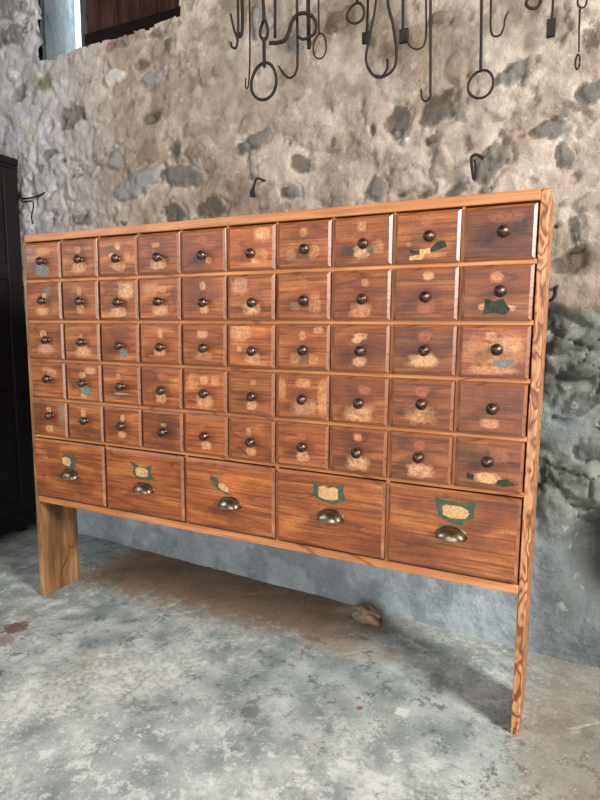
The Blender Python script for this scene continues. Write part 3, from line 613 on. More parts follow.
def build_back_wall():
    xs = grid_axis(X0, X1, -.96, 2.0, .0065, .06); zs = grid_axis(-.03, ZC, -.03, 2.5, .0065, .06) if True else None
    zs = np.concatenate([np.arange(-.03, 2.5, .0065), np.linspace(2.5, ZC, 16)])
    X, Z = np.meshgrid(xs, zs)
    wx = X+.05*(fbm(X*9, Z*9, 40)-.5); wz = Z+.05*(fbm(X*9, Z*9, 50)-.5)
    rg = .55+.6*sstep(-X, -.3, .5)+.4*sstep(fbm(X*2.4, Z*2.4, 200, 2), .45, .65)
    H = .030*(fbm(X*2.2, Z*2.2, 1, 3)-.5)+rg*.022*(fbm(X*8, Z*8, 5, 5, .6)-.5)+rg*.009*(fbm(X*30, Z*30, 9, 3, .7)-.5)
    big = fbm(X*3.1, Z*3.1, 60, 4); med = fbm(X*11, Z*11, 70, 4); med2 = fbm(X*6, Z*6, 80, 4)
    col = np.zeros(X.shape+(3,))
    L = lambda r, g, b: np.array(lin(r, g, b)[:3])
    def mixc(mask, c):
        nonlocal col
        col = col*(1-mask[..., None])+np.asarray(c)*mask[..., None]
    col[:] = L(183, 167, 151)
    mixc(sstep(big, .45, .62)*.7, L(205, 190, 172))
    mixc(sstep(med2, .54, .68)*.55, L(154, 137, 119))
    mixc(sstep(med, .58, .72)*.4, L(138, 124, 108))
    pl = fbm(X*7+3, Z*7, 230, 5, .62); mixc(sstep(pl, .53, .63)*.5, L(216, 203, 186)); mixc((1-sstep(pl, .36, .46))*.45, L(136, 116, 97))
    crk = np.abs(fbm(X*4.3, Z*5.5, 240, 4, .6)-.5); mixc((1-sstep(crk, .0, .012))*sstep(med2, .48, .58)*.5, L(96, 80, 66))
    # cool window light painted into the plaster on the left, with whiter lime patches
    mixc(sstep(-X+.3*(big-.5), -.15, .6)*.8, L(192, 192, 198))
    mixc(sstep(-X+.3*(big-.5), .0, .6)*sstep(med2, .5, .6)*.6, L(240, 238, 240))
    # hidden coursing under the plaster: broad lumps with soft joints
    e, cid = voronoi2(wx, wz, .19, .13, 3)
    H += .006*sstep(e, .0, .45)*rg
    mixc((1-sstep(e, .0, .12))*sstep(med, .5, .65)*.16, L(120, 104, 88))
    # pits and crumbled spots
    pit = sstep(fbm(X*17, Z*17, 110, 4, .6), .64, .72); H -= .009*pit*rg; mixc(pit*.35, L(112, 96, 80))
    # bare rubble masonry low down, and grey render at the foot
    edge = 1.055+.07*(med2-.5)+.05*(med-.5)-.05*np.clip(X-1.66, 0, .3)
    rub = 1-sstep(Z, edge-.025, edge+.02)
    e2, cid2 = voronoi2(wx*1.0, wz*1.0+.04*np.sin(wx*7), .21, .125, 21)
    hr = .016*sstep(e2, .02, .5)+.014*(cid2-.5)+.042*(fbm(X*12, Z*12, 120, 5, .62)-.5)
    H = H*(1-rub)+(H*.6-.032+hr)*rub
    base = L(132, 137, 128)[None, None]*(.72+.5*cid2[..., None])
    base = base*(.75+.5*med[..., None])
    col = col*(1-rub[..., None])+base*rub[..., None]
    e3, c3 = voronoi2(wx+.03*(med-.5), wz+.04*(med2-.5), .15, .10, 31); ck = np.exp(-(e3/.035)**2)*rub*sstep(fbm(X*6, Z*6, 220, 3), .42, .55)
    H -= .02*ck; mixc(ck*.6, L(48, 48, 44))
    mixc(rub*(1-sstep(e2, .03, .2))*.2, L(104, 100, 88))
    mixc(rub*sstep(med2, .52, .62)*.5, L(156, 162, 154)); mixc(rub*sstep(fbm(X*30, Z*30, 210, 4, .65), .52, .62)*.4, L(82, 84, 78))
    mixc(rub*sstep(fbm(X*5, Z*5, 130, 4), .56, .66)*.5, L(64, 68, 64))
    foot = (1-sstep(Z, .34+.1*(big-.5), .50+.1*(big-.5)))*rub
    H = H*(1-foot*.75)+(-.012+.012*(med-.5))*foot*.75
    mixc(foot*.8*(1-.45*sstep(X, 1.55, 1.75)), L(196, 208, 214)); mixc(foot*sstep(med2, .5, .62)*.4, L(104, 112, 114)); mixc(foot*sstep(X, 1.55, 1.75)*.5, L(92, 98, 94))
    # the pale tongue of cement by the cabinet's right side, and the hollow low at the far right, its shade painted in
    tong = np.exp(-(((wx-1.70)/.11)**4+((wz-.72-.22*(1.7-X))/.075)**4)); H = H*(1-tong)+(-.006+.01*(med-.5))*tong; mixc(tong*.85, L(150, 158, 158))
    cav = np.exp(-(((wx-1.87)/.105)**4+((wz-.33)/.14)**4)); H -= .14*cav; mixc(cav*.8, L(58, 58, 54))
    # stones that show through, where they sit in the wall
    PAL = dict(g=(104, 104, 99), b=(146, 147, 146), k=(82, 74, 64), d=(64, 56, 50), t=(146, 128, 108), p=(212, 200, 186), w=(224, 218, 210), n=(112, 90, 72), r=(124, 78, 56), q=(80, 84, 80))
    HT = dict(g=.008, b=.011, k=-.004, d=-.016, t=.007, p=.003, w=.012, n=.011, r=-.003, q=.006)
    ST = dict(g=.78, b=.8, k=.8, d=.58, t=.5, p=.5, w=.8, n=.6, r=.65, q=.7)
    for (sx, sz, rx, rz, rot, k) in STONES:
        sel = (np.abs(X-sx) < 2*max(rx, rz)+.02) & (np.abs(Z-sz) < 2*max(rx, rz)+.02)
        if not sel.any(): continue
        x = wx[sel]-sx+.035*(fbm(X[sel]*15, Z[sel]*15, 250, 3)-.5)*min(1, rx/.04); z = wz[sel]-sz+.035*(fbm(X[sel]*15, Z[sel]*15, 260, 3)-.5)*min(1, rz/.04); a = math.radians(-rot); c, s = math.cos(a), math.sin(a)
        u = (x*c+z*s)/rx; v = (-x*s+z*c)/rz
        d = (np.abs(u)**2.2+np.abs(v)**2.2)**(1/2.2)+1.15*(fbm(X[sel]*20, Z[sel]*20, 140, 5, .65)-.5)
        m = 1-sstep(d, .78, 1.08)
        rim = np.exp(-((d-1.06)/.12)**2)
        H[sel] += HT[k]*(1-sstep(d, .55, 1.1))-(.010 if k in 'gbkn' else .003)*rim
        cc = np.array(lin(*PAL[k])[:3])*(.8+.45*fbm(X[sel]*16, Z[sel]*16, 150, 4, .6)[:, None]-.02)
        col[sel] = col[sel]*(1-(m*ST[k])[:, None])+cc*(m*ST[k])[:, None]
    # moss under the window and cracks beside it
    moss = np.exp(-((X+.42)/.09)**2-((Z-2.05)/.05)**2)*sstep(med, .42, .6); mixc(np.clip(moss*1.1, 0, .8), L(104, 102, 60))
    for (ax, az, bx, bz, w) in ((-.468, 2.38, -.455, 2.33, .008), (-.478, 2.26, -.452, 2.19, .009), (.80, 1.62, .98, 1.56, .006), (1.50, 1.55, 1.62, 1.54, .005), (1.46, 1.60, 1.56, 1.585, .004), (1.69, .74, 1.85, .70, .008), (1.70, .86, 1.80, .83, .008)):
        t = np.clip(((X-ax)*(bx-ax)+(Z-az)*(bz-az))/((bx-ax)**2+(bz-az)**2), 0, 1)
        dd = np.hypot(wx-ax-t*(bx-ax), wz-az-t*(bz-az)); mk = np.exp(-(dd/w)**2); H -= .022*mk; mixc(mk*.6, L(70, 62, 54))
    col = np.clip(col*np.array([.70, .685, .672]), .015, .9)
    Y = WY(X)-H
    ny, nx = X.shape
    v = np.stack([X, Y, Z], -1).reshape(-1, 3)
    i = np.arange(ny*nx).reshape(ny, nx)
    q = np.stack([i[:-1, :-1], i[:-1, 1:], i[1:, 1:], i[1:, :-1]], -1)
    xc = (X[:-1, :-1]+X[1:, 1:])/2; zc = (Z[:-1, :-1]+Z[1:, 1:])/2
    sill = SILL+.03*(fbm(xc*12, xc*0+3, 160, 3)-.5)
    jl = WIN[0]+.02*(fbm(zc*10, zc*0+1, 170, 3)-.5); jr = WIN[1]+.03*(fbm(zc*12, zc*0+5, 180, 3)-.5)
    q = q[~((xc > jl) & (xc < jr) & (zc > sill) & (zc < 3.05))]
    me = bpy.data.meshes.new('wall_back')
    me.vertices.add(len(v)); me.vertices.foreach_set('co', v.ravel())
    me.loops.add(q.size); me.loops.foreach_set('vertex_index', q.ravel().astype(np.int32))
    me.polygons.add(len(q)); me.polygons.foreach_set('loop_start', np.arange(0, q.size, 4, dtype=np.int32))
    me.update(calc_edges=True); me.validate()
    at = me.attributes.new('albedo', 'FLOAT_COLOR', 'POINT')
    at.data.foreach_set('color', np.concatenate([col.reshape(-1, 3), np.ones((len(v), 1))], 1).astype(np.float32).ravel())
    me.polygons.foreach_set('use_smooth', np.ones(len(me.polygons), bool))
    me.materials.append(M_WALL)
    return tag(link(bpy.data.objects.new('wall_back', me)), kind='structure')
build_back_wall()

# ------------------------------------------------------------------ the rest of the room
def structure(name, mb, mat, parent=None, **k):
    o = mb.build(name, mat, parent, **k)
    if parent is None: o['kind'] = 'structure'
    return o
structure('floor', MB().box(X0-.3, X1+.3, Y0-.3, .75, -.2, 0), M_FLOOR)
structure('ceiling', MB().box(X0-.3, X1+.3, Y0-.3, 1.0, ZC, ZC+.15), M_CEIL)
def holed(axis, pos, thick, lo, hi, hole):          # a wall with one opening: (from, to, bottom, top)
    m = MB(); a, b, c, d = hole
    for (p0, p1, z0, z1) in ((lo, a, 0, ZC), (b, hi, 0, ZC), (a, b, 0, c), (a, b, d, ZC)):
        if p1-p0 < 1e-3 or z1-z0 < 1e-3: continue
        if axis == 'x': m.box(pos, pos+thick, p0, p1, z0, z1)
        else: m.box(p0, p1, pos, pos+thick, z0, z1)
    return m
RW = (-1.85, -.95, 1.75, 2.75)       # opening in the right wall
LW = (-3.0, -1.4, 1.3, 3.05)          # opening in the left wall
FD = (.7, 2.7, 0, 2.15)              # doorway behind the camera
structure('wall_right', holed('x', X1, .3, Y0, WY(X1)+.1, RW), M_PLAIN)
structure('wall_left', holed('x', X0-.3, .3, Y0, WY(X0)+.1, LW), M_PLAIN)
structure('wall_front', holed('y', Y0-.3, .3, X0-.3, X1+.3, FD), M_PLAIN)

# window in the back wall: deep splayed recess with one board shutter pulled almost shut
w = tag(empty('window_1', (0, 0, 0)), kind='structure')
def rough_plane(p00, p10, p11, p01, n, m, amp, seed):
    u = np.linspace(0, 1, n)[None, :, None]; v = np.linspace(0, 1, m)[:, None, None]
    A, B_, C_, D = map(np.array, (p00, p10, p11, p01))
    P = (A*(1-u)+B_*u)*(1-v)+(D*(1-u)+C_*u)*v
    nr = np.cross(B_-A, D-A); nr = nr/np.linalg.norm(nr)
    h = (fbm(u*n*.22+0*v, v*m*.22+0*u, seed, 4, .6)-.5)*amp
    P = P+h*nr
    i = np.arange(n*m).reshape(m, n)
    q = np.stack([i[:-1, :-1], i[:-1, 1:], i[1:, 1:], i[1:, :-1]], -1).reshape(-1, 4)
    mb = MB(); mb.add([tuple(x) for x in P.reshape(-1, 3)], [tuple(int(k) for k in f) for f in q], 0, True); return mb
yb = .86; yf = .50
rough_plane((-.470, .532, 2.10), (-.634, yb, 2.10), (-.634, yb, 3.1), (-.470, .532, 3.1), 24, 50, .02, 5).prism_z([(-.472, .558), (-.645, .90), (-1.0, .90), (-1.0, .62), (-.6, .575)], 2.0, 3.2).build('jamb', M_REVEAL, w)
rough_plane((.335, .492, 2.10), (.335, yb, 2.10), (.335, yb, 3.1), (.335, .492, 3.1), 24, 50, .03, 6).build('jamb', M_PLAIN, w)
rough_plane((-.70, .557, 2.132), (.36, .493, 2.132), (.36, yb+.05, 2.152), (-.70, yb+.05, 2.152), 50, 24, .02, 7).build('sill', M_PLAIN, w)
rough_plane((-.70, .55, 3.06), (.36, .485, 3.06), (.36, yb+.05, 3.06), (-.70, yb+.05, 3.06), 30, 16, .01, 8).build('lintel', M_PLAIN, w)
MB().box(-.508, -.482, .80, .85, 2.14, 3.06).build('window_frame', M_FRAME, w, bevel=.003)
sh = MB()
for k, (a, b) in enumerate(((-.48, -.29), (-.287, -.06), (-.057, .16), (.163, .335))): sh.box(a, b, .815, .845, 2.19, 3.05)
sh.box(-.48, .335, .795, .815, 2.24, 2.375, 1)
s_ = sh.build('shutter', [M_SHUT, M_SHUTR], w, bevel=.004)

# ------------------------------------------------------------------ the cabinet of drawers
W, HT_, T, D = 1.667, 1.3, .0195, .169
CB = [.0168, .189, .352, .514, .676, .837, .994, 1.158, 1.320, 1.485, 1.6495]
RB = [1.277, 1.146, 1.010, .877, .742, .609, .386]
cab = tag(empty('apothecary_cabinet', (W/2, 0, 0)), 'tall wooden apothecary cabinet with fifty small drawers and five large ones', 'cabinet')
def part(name, mb, mat, parent=cab, loc=None, **k):
    o = mb.build(name, mat, parent, **k)
    o.location = (-W/2, 0, 0) if loc is None else loc
    return o
def side(x0, x1, mat):
    m = MB(); n = 6
    pr = [(0, 0), (0, HT_-.005)]+[(.007-.007*math.cos(a), HT_-.005+.007*math.sin(a)) for a in [math.pi/2*k/n for k in range(1, n+1)]]+[(D, HT_+.002), (D, 0)]
    k = len(pr)
    m.add([(x0, y, z) for y, z in pr]+[(x1, y, z) for y, z in pr], [tuple(range(k)), tuple(range(k, 2*k))[::-1]]+[(i, i+k, (i+1) % k+k, (i+1) % k) for i in range(k)])
    o = part('side_panel', m, mat, bevel=.0022); return o
side(-.005, T-.003, M_SIDEL)
side(W-T+.001, W+.001, M_SIDE)
part('top_board', MB().box(T-.003, W-T+.001, -.006, D, HT_-.0235, HT_+.001), M_TOP, bevel=.0025)
part('bottom_board', MB().box(T-.003, W-T+.001, -.002, D, .364, .3865), M_RAIL, bevel=.002)
part('back_panel', MB().box(T-.003, W-T+.001, D-.012, D-.002, .3865, HT_-.0235), M_INNER)
for i in range(1, 6):
    part('rail', MB().box(T-.003, W-T+.001, -.003, D-.012, RB[i]-.0055, RB[i]+.0055), M_RAIL, bevel=.0012)
for j in range(1, 10):
    for i in range(5):
        part('divider', MB().box(CB[j]-.0035, CB[j]+.0035, -.002, D-.012, RB[i+1]+.0055, (RB[i]-.0055) if i else HT_-.0235), M_DIV)
for j in (2, 4, 6, 8):
    part('divider', MB().box(CB[j]-.005, CB[j]+.005, -.001, D-.012, .3865, RB[5]-.0055), M_DIV)

def drawer_mesh(w, h, depth, name):
    m = MB(); a, b = w/2, h/2; c = .0060
    lay = [(0, 0.0), (0, -.0085), (.0008, -.0096), (.0068, -.0142), (.0078, -.0146)]
    vs = []
    for ins, y in lay:
        vs += [(-a+ins, y, -b+ins), (a-ins, y, -b+ins), (a-ins, y, b-ins), (-a+ins, y, b-ins)]
    m.add(vs, [(0, 1, 2, 3)], 1)
    for k in range(len(lay)-1):
        for e in range(4):
            e2 = (e+1) % 4
            m.add([vs[k*4+e], vs[k*4+e2], vs[k*4+4+e2], vs[k*4+4+e]], [(0, 1, 2, 3)], 1 if k < 3 else 0)
    m.add(vs[-4:], [(0, 1, 2, 3)], 0)
    # the box behind the front
    x, z, t = a-.005, b-.008, .007
    m.box(-x, -x+t, .0005, depth, -z, z-.01, 2); m.box(x-t, x, .0005, depth, -z, z-.01, 2)
    m.box(-x+t, x-t, depth-t, depth, -z, z-.01, 2); m.box(-x+t, x-t, .0005, depth-t, -z, -z+t, 2)
    me = m.mesh(name, [M_DRAWER, M_EDGE, M_INNER])
    bm = bmesh.new(); bm.from_mesh(me); bmesh.ops.remove_doubles(bm, verts=bm.verts, dist=1e-5); bmesh.ops.recalc_face_normals(bm, faces=bm.faces); bm.to_mesh(me); bm.free()
    return me
def knob_mesh():
    p = [(.0001, .0), (.0085, .0), (.0088, -.002), (.006, -.0035), (.0052, -.007), (.0068, -.0095), (.0115, -.0115), (.0138, -.015), (.0136, -.0185), (.0118, -.0215),
         (.0108, -.0222), (.0104, -.0236), (.0082, -.0252), (.0066, -.0256), (.0060, -.0270), (.0035, -.0280), (.0001, -.0282)]
    return MB().lathe(p, 22).mesh('knob', M_KNOB)
def cup_mesh():
    m = MB(); n, k = 26, 12; a, b, c = .0375, .0275, .030
    def P(u, v, s=1, o=0):
        az = math.pi*u/n; el = math.pi/2*v/k
        # u sweeps left-right over the top of the cup, v from the plate out to the front rim
        return (-a*s*math.cos(az), -(c*s)*math.sin(el)*(math.sin(az)**.55 if 0 < u < n else 0)+o, b*s*math.sin(az)*math.cos(el)-.0*u)
    for s, flip in ((1, False), (.93, True)):
        vs = [P(u, v, s) for v in range(k+1) for u in range(n+1)]
        fs = [(v*(n+1)+u, v*(n+1)+u+1, (v+1)*(n+1)+u+1, (v+1)*(n+1)+u) for v in range(k) for u in range(n)]
        m.add(vs, fs, 0, True)
    # rounded lower lip and the flange against the drawer
    m.tube([(-a*.965*math.cos(math.pi*u/n), -.965*c*(math.sin(math.pi*u/n)**.55 if 0 < u < n else 0), -.0005) for u in range(n+1)], .0014, 8)
    m.tube([(-a*1.03*math.cos(math.pi*u/n), -.0008, b*1.05*math.sin(math.pi*u/n)) for u in range(n+1)], .0016, 8)
    return m.mesh('cup_pull', M_CUP)
KNOB, CUP = knob_mesh(), cup_mesh()
PC = dict(P=lin(206, 146, 96), C=lin(214, 162, 116), G=lin(50, 64, 50), B=lin(112, 122, 122), D=lin(56, 36, 28), R=lin(168, 96, 62), W=lin(204, 168, 140), Y=lin(214, 156, 96))
def scrap(poly, mat, parent, y, name='paper_label', th=.0004, jag=.0008, seed=0):
    r = random.Random(seed); out = []
    n = len(poly)
    for i in range(n):
        (ax, az), (bx, bz) = poly[i], poly[(i+1) % n]
        L = math.hypot(bx-ax, bz-az); k = max(1, int(L/.004))
        for j in range(k):
            t = j/k; q = jag if j else 0
            out.append((ax+(bx-ax)*t+r.uniform(-q, q), az+(bz-az)*t+r.uniform(-q, q)))
    o = MB().prism(out, 0, -th).build(name, mat, parent); o.location = (0, y, 0); return o

def patches(o, s):
    L = [p.split() for p in s.split(',') if p.strip()]
    for i in range(6):
        if i < len(L):
            k = L[i]; v = [float(q) for q in k[1:]]
            o['patch%d' % i] = [v[0], v[1], v[2], v[3]]
            c = PC[k[0]]; st = v[4] if len(v) > 4 else .78
            o['patch%d_colour' % i] = [c[0], c[1], c[2], st]
        else:
            o['patch%d' % i] = [9.0, 9.0, .1, .1]; o['patch%d_colour' % i] = [0., 0., 0., 0.]
def setup(o, seed, tone, warm, half, knob, s):
    o['seed'] = float(seed); o['tone'] = float(tone); o['warm'] = float(warm); o['half'] = [half[0], half[1], 0.0]
    o['knob_x'] = knob[0]/half[0]; o['knob_z'] = knob[1]/half[1]
    patches(o, s)

small = {}
first = None
for r in range(5):
    for c in range(10):
        tone, warm, s = DR[r][c]
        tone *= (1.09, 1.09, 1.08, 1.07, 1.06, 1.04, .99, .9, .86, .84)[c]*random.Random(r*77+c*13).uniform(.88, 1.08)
        w_, h_ = CB[c+1]-CB[c]-.0085, RB[r]-RB[r+1]-.0100
        cx, cz = (CB[c]+CB[c+1])/2, (RB[r]+RB[r+1])/2-.0005
        key = (round(w_, 3), round(h_, 3))
        if key not in small: small[key] = drawer_mesh(w_, h_, .135, 'drawer')
        if first is None:
            first = link(bpy.data.objects.new('drawer', small[key]), cab)
            kfirst = link(bpy.data.objects.new('knob', KNOB), first)
            d, kn = first, kfirst
        else:
            d = first.copy(); d.data = small[key]; link(d, cab)
            kn = kfirst.copy(); link(kn, d)
        rr = random.Random(r*31+c)
        d.location = (cx-W/2, rr.uniform(-.0015, .001)+(.003 if r == 0 else 0), cz); d.rotation_euler = (0, rr.uniform(-.004, .004), 0)
        kx, kz = KN[r][c]; kx -= .009*(1.754-cx)/1.42
        kz += .009*(1.0-cz)/1.42
        kn.location = (kx, -.0144, kz); kn.rotation_euler = (0, rr.uniform(0, 6), 0)
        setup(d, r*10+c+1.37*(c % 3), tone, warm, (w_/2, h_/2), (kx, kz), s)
        for si, (poly, mt) in enumerate(SCRAPS.get((r, c), ())):
            scrap([(x*w_/2, z*h_/2) for x, z in poly], globals()[mt], d, -.0145-.0004*si, 'paper_scrap', seed=r*10+c)

big = {}
for c in range(5):
    w_, h_ = CB[2*c+2]-CB[2*c]-.008, .609-.386-.016
    cx, cz = (CB[2*c]+CB[2*c+2])/2, (.609+.386)/2-.001
    me = drawer_mesh(w_, h_, .14, 'drawer')
    d = link(bpy.data.objects.new('drawer', me), cab); d.location = (cx-W/2, -.0005, cz)
    kx, kz = KN[5][c]; kx -= .009*(1.754-cx)/1.42; kz += .009*(1.0-cz)/1.42
    cu = link(bpy.data.objects.new('cup_pull', CUP), d); cu.location = (kx, -.0146, kz-.016)
    tone, warm, s = DR[5][c]
    setup(d, 70+c*3.3, tone, warm, (w_/2, h_/2), (9, 9), s)
    lx, lz = KN[6][c]; lz -= .006
    g, cr = BIGLAB[c]
    o = scrap([(lx+x, lz+z) for x, z in g], M_GREEN, d, -.0146, 'paper_label', seed=c); o['label'] = 'torn green paper label'
    o = scrap([(lx+x, lz+z) for x, z in cr], M_CREAM, d, -.0150, 'paper_label', seed=c+9, jag=.0005); o['label'] = 'cream paper label with faded writing'

# ------------------------------------------------------------------ iron things hanging high on the wall
RAILZ = 2.25
rail = MB().tube([(.5, WY(.5)-.055, RAILZ), (1.85, WY(1.85)-.055, RAILZ)], .008, 10)
for x in (.53, 1.15, 1.8): rail.tube([(x, WY(x)+.02, RAILZ), (x, WY(x)-.055, RAILZ)], .007, 8)
tag(rail.build('hanging_rail', M_IRON), 'iron rail fixed high along the stone wall carrying the old hooks', 'rail')
for i, (nm, rad, segs) in enumerate(HANG):
    lab, cat, grp = HLAB[i]
    p0 = segs[0][1][0]
    loc = Vector(p0) if segs[0][0] == 'p' else Vector((0, 0, 0))
    loc = Vector((p0[0], WY(p0[0])-.055, RAILZ)) if nm != 'shackle' else Vector(segs[0][1][0])
    root = tag(empty(nm, loc), lab, cat, grp)
    names = HPART[nm]
    for j, (k, *a) in enumerate(segs):
        mb = MB(); pn = names[min(j, len(names)-1)]
        if k == 'p':
            pts = [Vector(q) for q in a[0]]
            if j == 0 and nm != 'shackle':
                t = (RAILZ-pts[0].z)/(pts[1].z-pts[0].z)
                pts[0] = Vector((pts[0].x+(pts[1].x-pts[0].x)*t, WY(p0[0])-.055-.0, RAILZ))
                # eye over the rail
                e = pts[0]
                mb.tube([e+Vector((0, .013*math.cos(q), .013*math.sin(q)+.0)) for q in [2*math.pi*z/14 for z in range(14)]], max(rad, .002), 6, True)
                pts[0] = e-Vector((0, 0, .013))
            elif nm == 'shackle':
                pass
            sp = spline(pts, 7)
            if nm == 'iron_bar':
                for q0, q1 in zip(sp[:-1], sp[1:]):
                    mb.add([(q0.x-.006, q0.y-.003, q0.z), (q0.x+.006, q0.y-.003, q0.z), (q0.x+.006, q0.y+.003, q0.z), (q0.x-.006, q0.y+.003, q0.z),
                            (q1.x-.006, q1.y-.003, q1.z), (q1.x+.006, q1.y-.003, q1.z), (q1.x+.006, q1.y+.003, q1.z), (q1.x-.006, q1.y+.003, q1.z)],
                           [(0, 1, 5, 4), (1, 2, 6, 5), (2, 3, 7, 6), (3, 0, 4, 7), (0, 3, 2, 1), (4, 5, 6, 7)])
            else:
                mb.tube(sp, rad*1.75, 8, False, rad*(1.2 if 'hook' in nm or nm == 'shackle' else 1.75))
        elif k == 'o':
            (x, y, z), rx, rz = a
            mb.tube([(x+rx*math.cos(q), y-.004*math.sin(2*q), z+rz*math.sin(q)) for q in [2*math.pi*v/30 for v in range(30)]], rad*1.5, 8, True)
        else:
            (x, y, z), wx_, hz = a
            mb.box(x-wx_/2, x+wx_/2, y-.006, y+.006, z-hz/2, z+hz/2)
        o = mb.build(pn, M_IRON, root, bevel=.0015 if k == 'b' else 0)
        o.location = -loc
def nail(nm, pts, r, lab, cat, r_end=None, extra=None):
    pts = [Vector(p) for p in pts]; a = pts[0]+Vector((0, .03, 0))
    root = tag(empty(nm, pts[0]), lab, cat)
    o = MB().tube([a]+spline(pts, 6), r, 8, False, r_end).build('shank', M_IRON2, root); o.location = -pts[0]
    if extra:
        o = extra.build('flattened_tip', M_IRON2, root, bevel=.001); o.location = -pts[0]
    return root
t1 = Vector(N1[-1]); t0 = Vector(N1[-2])
tip = MB().prism([(t0.x+.003, t0.z), (t0.x-.004, t0.z), (t1.x-.010, t1.z+.008), (t1.x-.009, t1.z-.010), (t1.x+.013, t1.z-.012), (t1.x+.008, t1.z+.006)], t1.y-.003, t1.y+.003)
nail('wall_hook', N1, .0042, 'bent black iron peg with flat tip above the sixth drawer column', 'wall hook', .0042, tip)
nail('wall_hook', N2, .0052, 'black iron staple with narrow drooping loop just above the cabinet, below the hanging ring', 'wall hook', .0036)
nail('wall_nail', N3, .0055, 'short bent black nail in the wall beside the upper right cabinet side', 'nail', .0045)
root = tag(empty('iron_bracket', N4[0]), 'black iron bracket with a hanging wire beside the top of the dark wardrobe', 'bracket')
p = [Vector(q) for q in N4]; o = MB().tube([p[0]+Vector((0, .04, 0))]+spline(p, 5), .004, 8).build('arm', M_IRON2, root); o.location = -p[0]
q_ = [Vector(q) for q in N5]; o = MB().tube([p[-1]]+spline(q_, 6), .003, 8).build('wire', M_IRON2, root); o.location = -p[0]

# ------------------------------------------------------------------ the dark wardrobe at the left
wl_ = tag(empty('wardrobe', (-.95, .27, 0)), 'nearly black old wooden wardrobe standing against the wall left of the cabinet', 'wardrobe')
x0, x1, y0, y1, hz = -1.27, -.615, -.02, .49, 1.742
def wp(nm, mb, bevel=.004, mat=M_WARD):
    o = mb.build(nm, mat, wl_, bevel=bevel); o.location = (.95, -.27, 0); return o
wp('body', MB().box(x0, x1-.012, y0+.01, y1-.005, .06, hz-.03))
fr = MB()
fr.box(x1-.014, x1, y0, y0+.07, .06, hz-.03); fr.box(x1-.014, x1, y1-.075, y1, .06, hz-.03)
for a, b in ((.06, .17), (.62, .69), (1.2, 1.27), (hz-.13, hz-.03)): fr.box(x1-.014, x1-.001, y0+.07, y1-.075, a, b)
wp('side_frame', fr, .003)
wp('cornice', MB().box(x0-.0, x1+.012, y0-.03, y1, hz-.032, hz).box(x0, x1+.006, y0-.02, y1, hz-.05, hz-.03), .006)
wp('plinth', MB().box(x0, x1+.006, y0-.02, y1, .035, .10), .004)
for (a, b) in ((x1-.05, y1-.05), (x1-.05, y0+.03), (x0+.05, y1-.05), (x0+.05, y0+.03)):
    wp('foot', MB().lathe([(.0001, 0), (.018, 0), (.026, .012), (.024, .03), (.016, .037), (.0001, .037)], 14, 0, 'z'), 0).location = (.95+a, -.27+b, 0)
for y in (.12, .3):                                   # doors face the room
    pass
dm = MB().box(x0+.03, (x0+x1)/2-.003, y0-.012, y0+.012, .11, hz-.07); wp('door', dm, .004)
dm = MB().box((x0+x1)/2+.003, x1-.03, y0-.012, y0+.012, .11, hz-.07); wp('door', dm, .004)

# ------------------------------------------------------------------ lump of rubble under the cabinet
bm = bmesh.new(); bmesh.ops.create_icosphere(bm, subdivisions=4, radius=1)
for v in bm.verts:
    n = v.co.copy(); k = np.array([n.x*1.7+3, n.y*1.7+n.z*1.3+5])
    f = .5+.9*float(fbm(np.array([k[0]*1.3]), np.array([k[1]*1.3]), 33, 4, .6)[0])
    v.co = Vector((n.x*.058*f, n.y*.042*f, max(-.018, n.z*.034*f)))
me = bpy.data.meshes.new('rubble_lump'); bm.to_mesh(me); bm.free(); me.materials.append(M_LUMP)
for pl in me.polygons: pl.use_smooth = True
o = link(bpy.data.objects.new('rubble_lump', me)); o.location = (1.145, .372, .0165); o.rotation_euler = (0, 0, -.4)
tag(o, 'fist-sized brown lump of rubble on the floor by the wall, under the cabinet', 'stone')
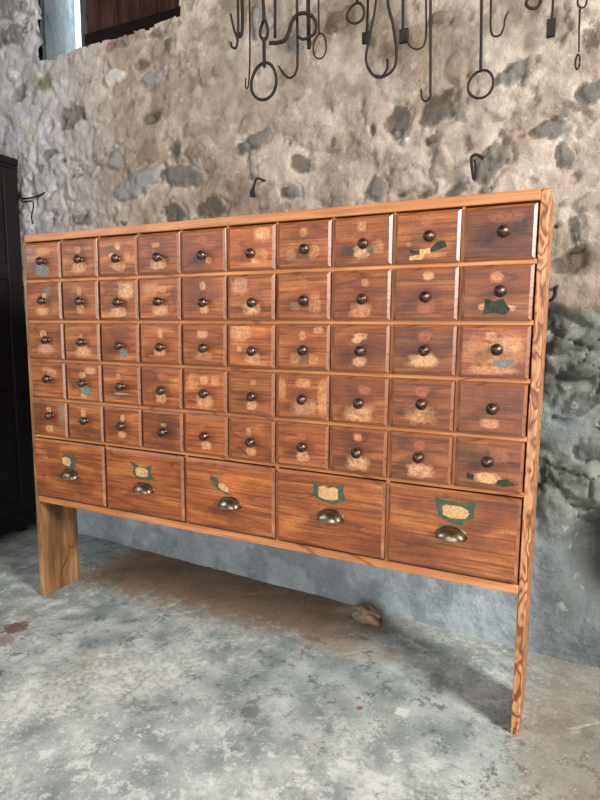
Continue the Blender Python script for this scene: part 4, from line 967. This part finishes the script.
# ------------------------------------------------------------------ daylight, sky and camera
def area(name, loc, target, sx, sy, power, col, spread=180):
    l = bpy.data.lights.new(name, 'AREA'); l.shape = 'RECTANGLE'; l.size = sx; l.size_y = sy; l.energy = power; l.color = col; l.spread = math.radians(spread)
    o = link(bpy.data.objects.new(name, l)); o.location = loc
    o.rotation_euler = (Vector(target)-Vector(loc)).to_track_quat('-Z', 'Y').to_euler(); return o
# daylight through the opening in the right wall, through the one in the left wall, and through the doorway behind the camera
area('daylight_right', (X1-.02, (RW[0]+RW[1])/2, (RW[2]+RW[3])/2), (0, (RW[0]+RW[1])/2, (RW[2]+RW[3])/2), RW[1]-RW[0], RW[3]-RW[2], E_RIGHT, (1, .985, .97))
area('daylight_left', (X0+.02, (LW[0]+LW[1])/2, (LW[2]+LW[3])/2), (3, (LW[0]+LW[1])/2, (LW[2]+LW[3])/2), LW[1]-LW[0], LW[3]-LW[2], E_LEFT, (.80, .90, 1))
area('daylight_door', ((FD[0]+FD[1])/2, Y0+.02, 1.08), ((FD[0]+FD[1])/2, 0, 1.08), FD[1]-FD[0], 2.1, E_DOOR, (.97, .98, 1))
area('daylight_window', (-.56, .95, 2.6), (-.2, .0, 2.4), .12, .8, E_WIN, (.80, .92, 1))

wd = bpy.data.worlds.new('sky'); sc.world = wd; wd.use_nodes = True
bg = wd.node_tree.nodes['Background']; bg.inputs[0].default_value = (.78, .90, 1, 1); bg.inputs[1].default_value = SKY

cam = bpy.data.cameras.new('camera'); co = link(bpy.data.objects.new('camera', cam))
cam.sensor_fit = 'VERTICAL'; cam.sensor_height = 24; cam.lens = 580/800*24; cam.clip_start = .02
R = [[0.898694, -0.060955, 0.434319], [0.005589, 0.991806, 0.127633], [-0.43854, -0.112275, 0.891671]]
M = Matrix((R[0], [-v for v in R[2]], R[1])).to_4x4(); M.translation = (1.7543, -1.4185, 1.0011)
co.matrix_world = M
sc.camera = co
sc.view_settings.view_transform = 'Standard'; sc.view_settings.look = 'None'; sc.view_settings.gamma = 1
sc.view_settings.exposure = EXPO; sc.view_settings.use_curve_mapping = False
